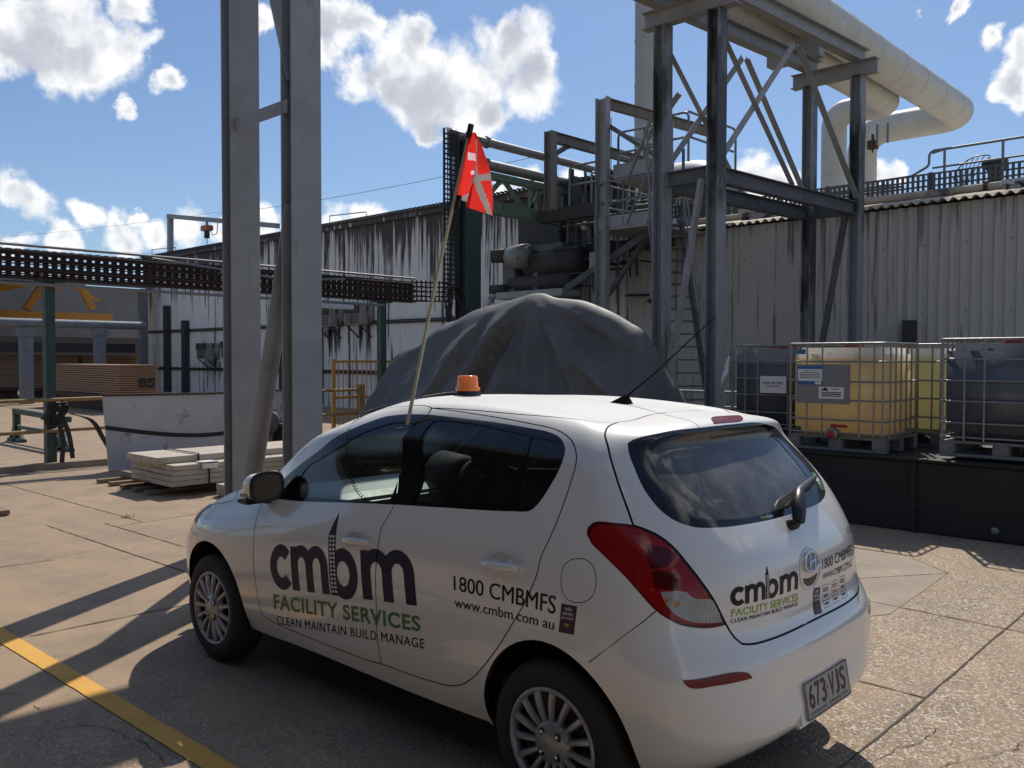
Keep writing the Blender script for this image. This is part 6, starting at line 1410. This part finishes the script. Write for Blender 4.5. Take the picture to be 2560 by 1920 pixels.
# ------------------------------------------------------------------ bund and liquid containers
def bund():
    t = thing('spill_bund', 'low black spill bund carrying the caged liquid tanks', 'bund', (.8, -7, 0))
    m = MB(); m.box((-4.5, -5.82, 0), (4.15, -5.70, .70)); m.box((-4.5, -9.0, 0), (4.15, -8.9, .70)); m.box((4.05, -8.9, 0), (4.15, -5.82, .70)); m.build('wall', M_black_bund, t, .02)
    m = MB(); m.box((-4.5, -8.9, .55), (4.05, -5.82, .715)); m.build('grating', M_black_bund, t)
    for x in (-1.6, .95, 3.2):
        m = MB(); m.box((x-.03, -5.705, .0), (x+.03, -5.672, .70)); m.build('wall_rib', M_black_bund, t, .006)
    m = MB(); m.box((-4.5, -5.83, .70), (4.16, -5.68, .722)); m.build('lip', M_black_bund, t, .006)
    m = MB(); m.lathe((.22, -5.695, .11), (0, 1, 0), [(0, .035), (.012, .033), (.014, 0)], 18); m.build('drain_plug', M_rail, t); t.children[-1].location = (0, 0, 0)
bund()
def plastic(name, liquid, empty, level, trans=.5):
    m, nt, n, l, b = nodes(name); out = n['Material Output']; n.remove(b)
    tc = n.new('ShaderNodeTexCoord'); sp = n.new('ShaderNodeSeparateXYZ'); l.new(tc.outputs['Object'], sp.inputs[0])
    r = n.new('ShaderNodeMapRange'); l.new(sp.outputs['Z'], r.inputs[0]); r.inputs[1].default_value = level-.012; r.inputs[2].default_value = level+.012
    nz = n.new('ShaderNodeTexNoise'); nz.inputs['Scale'].default_value = 4; nz.inputs['Detail'].default_value = 6; l.new(tc.outputs['Object'], nz.inputs[0])
    mx = n.new('ShaderNodeMix'); mx.data_type = 'RGBA'; l.new(r.outputs[0], mx.inputs['Factor']); mx.inputs['A'].default_value = (*liquid, 1); mx.inputs['B'].default_value = (*empty, 1)
    m2 = n.new('ShaderNodeMix'); m2.data_type = 'RGBA'; m2.blend_type = 'MULTIPLY'; m2.inputs['Factor'].default_value = .45; l.new(mx.outputs['Result'], m2.inputs['A']); l.new(nz.outputs['Color'], m2.inputs['B'])
    bw = n.new('ShaderNodeMix'); bw.data_type = 'RGBA'; bw.inputs['Factor'].default_value = .25; l.new(mx.outputs['Result'], bw.inputs['A']); l.new(m2.outputs['Result'], bw.inputs['B']); c = bw.outputs['Result']
    d = n.new('ShaderNodeBsdfDiffuse'); t = n.new('ShaderNodeBsdfTranslucent'); g_ = n.new('ShaderNodeBsdfGlossy'); g_.inputs['Roughness'].default_value = .28; l.new(c, d.inputs[0]); l.new(c, t.inputs[0])
    a = n.new('ShaderNodeMixShader'); a.inputs[0].default_value = trans; l.new(d.outputs[0], a.inputs[1]); l.new(t.outputs[0], a.inputs[2])
    e = n.new('ShaderNodeMixShader'); e.inputs[0].default_value = .05; l.new(a.outputs[0], e.inputs[1]); l.new(g_.outputs[0], e.inputs[2]); l.new(e.outputs[0], out.inputs[0]); return m
def ibc(label, loc, w, d, m_tank, group='caged liquid tanks on the bund', valve=True, face=True, rot=0):
    """caged bulk container; loc = its right front corner on the bund, w runs along +x, d along -y"""
    t = thing('caged_tank', label, 'caged tank', (0, 0, 0), group)
    H = 1.16; x0, x1, y0, y1 = .02, w-.02, -.02, -d+.02
    m = MB(); m.box((x0+.015, y0-.015, .17), (x1-.015, y1+.015, 1.10)); o = m.build('tank', m_tank, t, .07)
    o.data.polygons.foreach_set('use_smooth', [True]*len(o.data.polygons))
    m = MB(); m.lathe((w/2, -d/2, 1.09), (0, 0, 1), [(0, .11), (.05, .11), (.055, 0)], 20); m.build('lid', M_lidred, t)
    c = MB(); r_ = .010
    for z in (.19, .33, .54, .74, .95, 1.14):
        rr = .014 if z > 1.1 else r_; c.tube(arc_path([(w/2, 0, z), (w, 0, z), (w, -d, z), (0, -d, z), (0, 0, z), (w/2, 0, z)], .05, 4), rr, 8, False)
    for f in (.0, .09, .24, .64, .81, 1.0):
        for (yy, s_) in ((.008, 1), (-d-.008, -1)):
            x = .03+f*(w-.06)
            if .3 < 1-f < .85 and s_ == 1 and face and False: continue
            c.tube([(x, yy, .16), (x, yy, 1.14)], r_, 8)
    for f in (.10, .26, .42, .58, .74, .90):
        for xx in (-.008, w+.008): c.tube([(xx, -d*f, .16), (xx, -d*f, 1.14)], r_, 8)
    cg = c.build('cage', M_cage, t)
    for z in (.33, .54, .74, .95):                      # crimped bar ends sticking out at the corners
        pass
    p = MB()
    for x in (.0, w/2-.07, w-.14): 
        for y in (0, -d/2+.06, -d+.12): p.box((x, y, .03), (x+.14, y-.12, .13))
    for y in (0, -d/2+.06, -d+.12): p.box((0, y, .0), (w, y-.12, .03))
    p.box((0, 0, .13), (w, -d, .155)); p.build('pallet', M_cagepal, t, .006)
    if face:
        q = MB(); q.box((.34*w, .022, .50), (.90*w, .028, .92)); pl_ = q.build('data_plate', M_plate, t)
        def lab(a0, b0, a1, b1, mm, o): k_ = MB(); k_.box((a0*w, .0285+o, b0), (a1*w, .0295+o, b1)); return k_.build('label', mm, pl_)
        lab(.62, .70, .885, .905, M_labblue, 0); lab(.625, .74, .88, .868, M_white, .001); lab(.635, .705, .70, .735, M_white, .001)
        lab(.40, .555, .66, .68, M_white, 0); lab(.80, 1.03, .885, 1.085, M_labblue, .0); 
        k_ = MB()
        for i in range(5): k_.box(((.645 if i else .70)*w, .0312, .845-.018*i), ((.86 if i else .82)*w, .0316, .851-.018*i))
        for i in range(3): k_.box((.43*w, .0302, .615-.018*i), (.63*w, .0306, .625-.018*i))
        k_.add([(.64*w, .0304, .64), (.59*w, .0304, .675), (.55*w, .0304, .64)], [(0, 1, 2)]); k_.box((.45*w, .0302, .655), (.53*w, .0306, .663)); k_.build('print', M_dkvinyl, pl_)
    if valve:
        v = MB(); v.lathe((.50*w, -.02, .185), (0, 1, 0), [(0, .055), (.08, .055), (.085, .065), (.12, .065), (.121, 0)], 20); v.build('valve_body', M_cage, t)
        v = MB(); v.lathe((.50*w, .10, .185), (0, 1, 0), [(0, .042), (.02, .040), (.021, 0)], 20); v.box((.50*w-.15, .03, .255), (.50*w+.02, .06, .285)); v.lathe((.50*w, .045, .22), (0, 0, 1), [(0, .025), (.07, .025), (.071, 0)], 12); v.build('valve_handle', M_redpl, t)
    t.location = loc; t.rotation_euler = (0, 0, rot); return t
M_lidred = mat('red_lid', (.30, .03, .025), (.22, .02, .02), 9, .4)
M_redpl = mat('red_plastic', (.42, .02, .025), (.34, .015, .02), 9, .35)
M_cage = mat('galvanised_cage', (.30, .30, .29), (.22, .22, .21), 30, .4, metal=.5)
M_cagepal = mat('grey_pallet', (.22, .22, .215), (.15, .15, .145), 12, .6, spots=[((.08, .075, .07), 14, .60)])
M_plate = mat('grey_plate', (.26, .265, .27), (.22, .225, .23), 10, .4, metal=.4)
M_labblue = mat('blue_label', (.03, .14, .34), (.025, .12, .30), 10, .45)
Z0 = .72
ibc('yellow filled caged tank with a grey data plate and red valve on the bund front', (1.30, -5.90, Z0), 1.06, .95, plastic('yellow_tank', (.90, .70, .36), (.93, .90, .83), .99, .62))
b2 = ibc('paler yellow caged tank standing behind the yellow one with the valve', (1.10, -7.05, Z0), 1.06, .95, plastic('lime_tank', (.86, .78, .38), (.93, .90, .83), .99, .62), valve=False, face=False)
q = MB(); q.box((.12, .012, .86), (.20, .018, 1.13)); q.build('label', M_labblue, b2); q = MB(); q.box((.125, .0185, .93), (.195, .0195, 1.06)); q.build('label', M_white, b2)
b3 = ibc('dark blue caged tank with a white lower corner at the right edge of the photo', (-.30, -5.92, Z0+.03), 1.09, .95, plastic('dark_tank', (.155, .165, .19), (.155, .165, .18), 1.2, .25), valve=False, face=False)
q = MB(); q.box((.83, -.004, .185), (1.055, -.001, .34)); q.build('white_patch', M_white, b3)
b4 = ibc('dull grey blue caged tank with a WASTE OIL ONLY sign beside the trestle', (2.44, -6.62, Z0), 1.04, .95, plastic('waste_tank', (.17, .185, .195), (.42, .39, .35), .92, .4), valve=False, face=False)
def waste_sign():
    t = thing('sign', 'white WASTE OIL ONLY sign tied to the dull grey blue tank', 'sign', (2.6, -6.58, 1.5)); a, b = P(1642, 812, y=-6.575), P(1698, 850, y=-6.575)
    m = MB(); m.box((a.x, -6.585, a.z), (b.x, -6.575, b.z)); m.build('board', M_white, t); W_, Hh = a.x-b.x, a.z-b.z
    def w_(body, f0, f1, g0, g1, mm): v, f = text_mesh(body, .02); q = MB(); q.add([(a.x-W_*(f0+(f1-f0)*x), -6.5735, b.z+Hh*(g0+(g1-g0)*y)) for x, y in v], f); q.build('lettering', mm, t)
    w_('WASTE OIL ONLY', .08, .92, .52, .66, M_dkvinyl)
    q = MB(); q.box((a.x-W_*.25, -6.574, b.z+Hh*.38), (a.x-W_*.75, -6.5735, b.z+Hh*.43)); q.build('red_line', M_redpl, t)
waste_sign()
def rag():
    a = P(1576, 770, y=-6.5); b = P(1560, 830, y=-6.5); m = MB(); n = 10; vs = []
    for i in range(n+1):
        f = i/n; p = a+(b-a)*f; w = .012+.030*math.sin(PI*min(1, f*1.1))*(1+.25*math.sin(f*23))
        vs += [p+Vector((w, .02*math.sin(f*9), 0)), p+Vector((0, .012+.02*math.cos(f*7), 0)), p+Vector((-w, .01*math.sin(f*11), 0)), p+Vector((0, -.01, 0))]
    m.add(vs, [(4*i+k_, 4*i+(k_+1) % 4, 4*i+4+(k_+1) % 4, 4*i+4+k_) for i in range(n) for k_ in range(4)], True); m.add(vs[:4], [(0, 1, 2, 3)]); m.add(vs[-4:], [(0, 1, 2, 3)])
    tag(m.build('rag', M_white), 'white rag or torn label hanging off the corner of the waste oil tank', 'rag')
rag()

# ------------------------------------------------------------------ things carried by the car
def flag():
    base = Vector((1.0, .675, 1.40)); tip = P(1018, 268, y=.62); t = thing('safety_flag', 'red mesh safety flag with grey reflective cross on a white whip pole', 'flag', tuple(base))
    m = MB(); m.tube([base, base+(tip-base)*.5+Vector((.012, 0, 0)), base+(tip-base)*.97], .0075, 10, rad=[.009, .008, .007]); m.build('pole', M_pole, t)
    m = MB(); d = (tip-base).normalized(); m.tube([tip-d*.06, tip], .013, 10); q = P(990, 437, y=.623); m.tube([q-d*.03, q+d*.03], .012, 10); m.build('pole_clip', M_blk, t)
    lo, hi = P(991, 432, y=.622), P(1014, 290, y=.62)
    # cloth: hangs from the pole, gathered at its top
    L0 = [(1010,287),(1006,310),(1000,350),(994,385),(988,420),(989,428)]; L1 = [(1029,287),(1040,306),(1049,330),(1060,365),(1063,395),(1068,468)]
    nu, nv = 60, 96; rows0 = resample(np.array(L0, float), 2, False); rows1 = resample(np.array(L1, float), 2, False)
    pick = lambda a, f: a[0]*0+np.array([np.interp(f*(len(a)-1), range(len(a)), a[:, k_]) for k_ in (0, 1)])
    vs = []
    for j in range(nv+1):
        f = j/nv; a, b = pick(rows0, f), pick(rows1, f)
        for i in range(nu+1):
            g_ = i/nu; u, v = a+(b-a)*g_; p = P(u, v, y=.62)
            amp = (.010+.035*f)*min(1, g_*3); vs.append(p+Vector((0, amp*math.sin(g_*9+f*2.5)+.05*g_*f, 0)))
    fs = [(j*(nu+1)+i, j*(nu+1)+i+1, (j+1)*(nu+1)+i+1, (j+1)*(nu+1)+i) for j in range(nv) for i in range(nu)]
    fm = []
    for j in range(nv):
        for i in range(nu):
            f, g_ = (j+.5)/nv, (i+.5)/nu; a, b = pick(rows0, f), pick(rows1, f); u, v = a+(b-a)*g_
            k_ = 0
            e = 1033+(1060-1033)*(v-300)/(465-300)
            if abs(u-e) < 3.4 and v > 303: k_ = 1
            yy = 432-(u-998)*.98 if u < 1030 else 401-(u-1030)*.62
            if abs(v-yy) < 7 and v > 372: k_ = 1
            if any(abs(u-uu) < 4.5 and abs(v-vv) < hh for uu, vv, hh in ((1018, 338, 8), (1019, 372, 4), (1017, 408, 11))): k_ = 2
            fm.append(k_)
    link('cloth', vs, fs, None, t, True, [M_flag, M_tape, M_flagw], fm)
def cloth_mat(name, col, tr=.5):
    m, nt, n, l, b = nodes(name); out = n['Material Output']; n.remove(b); d = n.new('ShaderNodeBsdfDiffuse'); t = n.new('ShaderNodeBsdfTranslucent'); d.inputs[0].default_value = (*col, 1); t.inputs[0].default_value = (*col, 1)
    tc = n.new('ShaderNodeTexCoord'); w = n.new('ShaderNodeTexNoise'); w.inputs['Scale'].default_value = 30; l.new(tc.outputs['Object'], w.inputs[0])
    hs = n.new('ShaderNodeHueSaturation'); hs.inputs['Color'].default_value = (*col, 1); mr = n.new('ShaderNodeMapRange'); l.new(w.outputs['Fac'], mr.inputs[0]); mr.inputs[3].default_value = .8; mr.inputs[4].default_value = 1.2; l.new(mr.outputs[0], hs.inputs['Value']); l.new(hs.outputs[0], d.inputs[0]); l.new(hs.outputs[0], t.inputs[0])
    a = n.new('ShaderNodeMixShader'); a.inputs[0].default_value = tr; l.new(d.outputs[0], a.inputs[1]); l.new(t.outputs[0], a.inputs[2]); l.new(a.outputs[0], out.inputs[0]); return m
M_flag = cloth_mat('flag_red_mesh', (.85, .045, .035), .62); M_flagw = cloth_mat('flag_pale_window', (.85, .62, .66), .7); M_tape = cloth_mat('reflective_tape', (.46, .40, .38), .45)
M_pole = mat('fibreglass_pole', (.52, .48, .34), (.42, .38, .26), 12, .45, spots=[((.16, .12, .08), 30, .70)])
flag()
def beacon():
    h, nn, _, _ = skin.ray_cast(Vector((1.30, .012, 3)), Vector((0, 0, -1))); h = h-Vector((0, 0, .004)); t = thing('warning_beacon', 'orange warning beacon on a black magnetic base on the car roof', 'beacon', tuple(h))
    m = MB(); m.lathe(h, (0, 0, 1), [(0, .070), (.010, .072), (.020, .066), (.026, .064)], 32); m.build('base', M_blk, t)
    m = MB(); m.lathe(h, (0, 0, 1), [(.026, .066), (.044, .066), (.046, .058), (.100, .053), (.106, .049), (.108, 0)], 32)
    m.build('lens', M_beacon, t)
    for z in (.06, .07, .08, .09): 
        r_ = MB(); r_.lathe(h, (0, 0, 1), [(z-.002, .0575-.08*(z-.05)), (z, .0595-.08*(z-.05)), (z+.002, .0575-.08*(z-.05))], 32); r_.build('lens_rib', M_beacon, t)
    # curly cord over the roof edge into the front window
    pts = [h+Vector((.06, .02, .012)), (1.45, .20, 0), (1.52, .36, 0), (1.50, .50, 0), (1.44, .60, 0)]
    path = []
    for p in resample(np.array([tuple(q) for q in pts]), .01, False):
        s_ = skin.ray_cast(Vector((p[0], p[1], 3)), Vector((0, 0, -1)))[0]; 
        if s_ is not None: path.append(s_+Vector((0, 0, .012)))
    e = path[-1]; low = [e, e+Vector((.01, .05, -.05)), Vector((1.42, .70, 1.32)), Vector((1.40, .715, 1.22)), Vector((1.36, .70, 1.08)), Vector((1.35, .62, .99))]
    path += [Vector(p) for p in resample(np.array([tuple(q) for q in low]), .01, False)[1:]]
    out = []; turns = 0
    for i in range(len(path)-1):
        d, sx, uz = basis(path[i+1]-path[i]); k_ = 10
        for j in range(k_):
            turns += 2*PI/(k_*1.6); out.append(path[i]+(path[i+1]-path[i])*(j/k_)+sx*(.0075*math.cos(turns))+uz*(.0075*math.sin(turns)))
    m = MB(); m.tube(out, .0019, 4); tag(m.build('coiled_cord', M_blk), 'black coiled cord from the beacon over the roof into the front window', 'cord')
m_, nt_, n_, l_, b_ = nodes('beacon_orange'); b_.inputs['Base Color'].default_value = (1.0, .24, .02, 1); b_.inputs['Roughness'].default_value = .15; b_.inputs['Coat Weight'].default_value = .6; b_.inputs['Transmission Weight'].default_value = .0; b_.inputs['Subsurface Weight'].default_value = .6; b_.inputs['Subsurface Radius'].default_value = (.05, .015, .004); b_.inputs['Subsurface Scale'].default_value = 1.0
M_beacon = m_
beacon()

# ------------------------------------------------------------------ the side of the yard behind the viewer: an unseen dark shed added to keep sky light off the car
def open_shed():
    t = thing('shed', 'dark open fronted shed along the near side of the yard', 'shed', (0, 12, 0))
    m = MB(); m.box((-9, 13, 0), (9, 13.3, 5)); m.box((-9, 5.4, 0), (-8.7, 13, 5)); m.box((8.7, 5.4, 0), (9, 13, 5)); m.build('wall', M_far2, t)
    m = MB(); m.box((-9.5, 4.9, 4.9), (9.5, 13.6, 5.1)); m.box((-9.5, 4.85, 4.5), (9.5, 4.98, 5.0)); m.build('roof', M_far2, t)
    for x in (-8, -2.6, 2.8, 8):
        k_ = MB(); k_.ibeam((x, 5.6, 0), (x, 5.6, 4.9), .25, .25); k_.build('column', M_galv2, t)
open_shed()
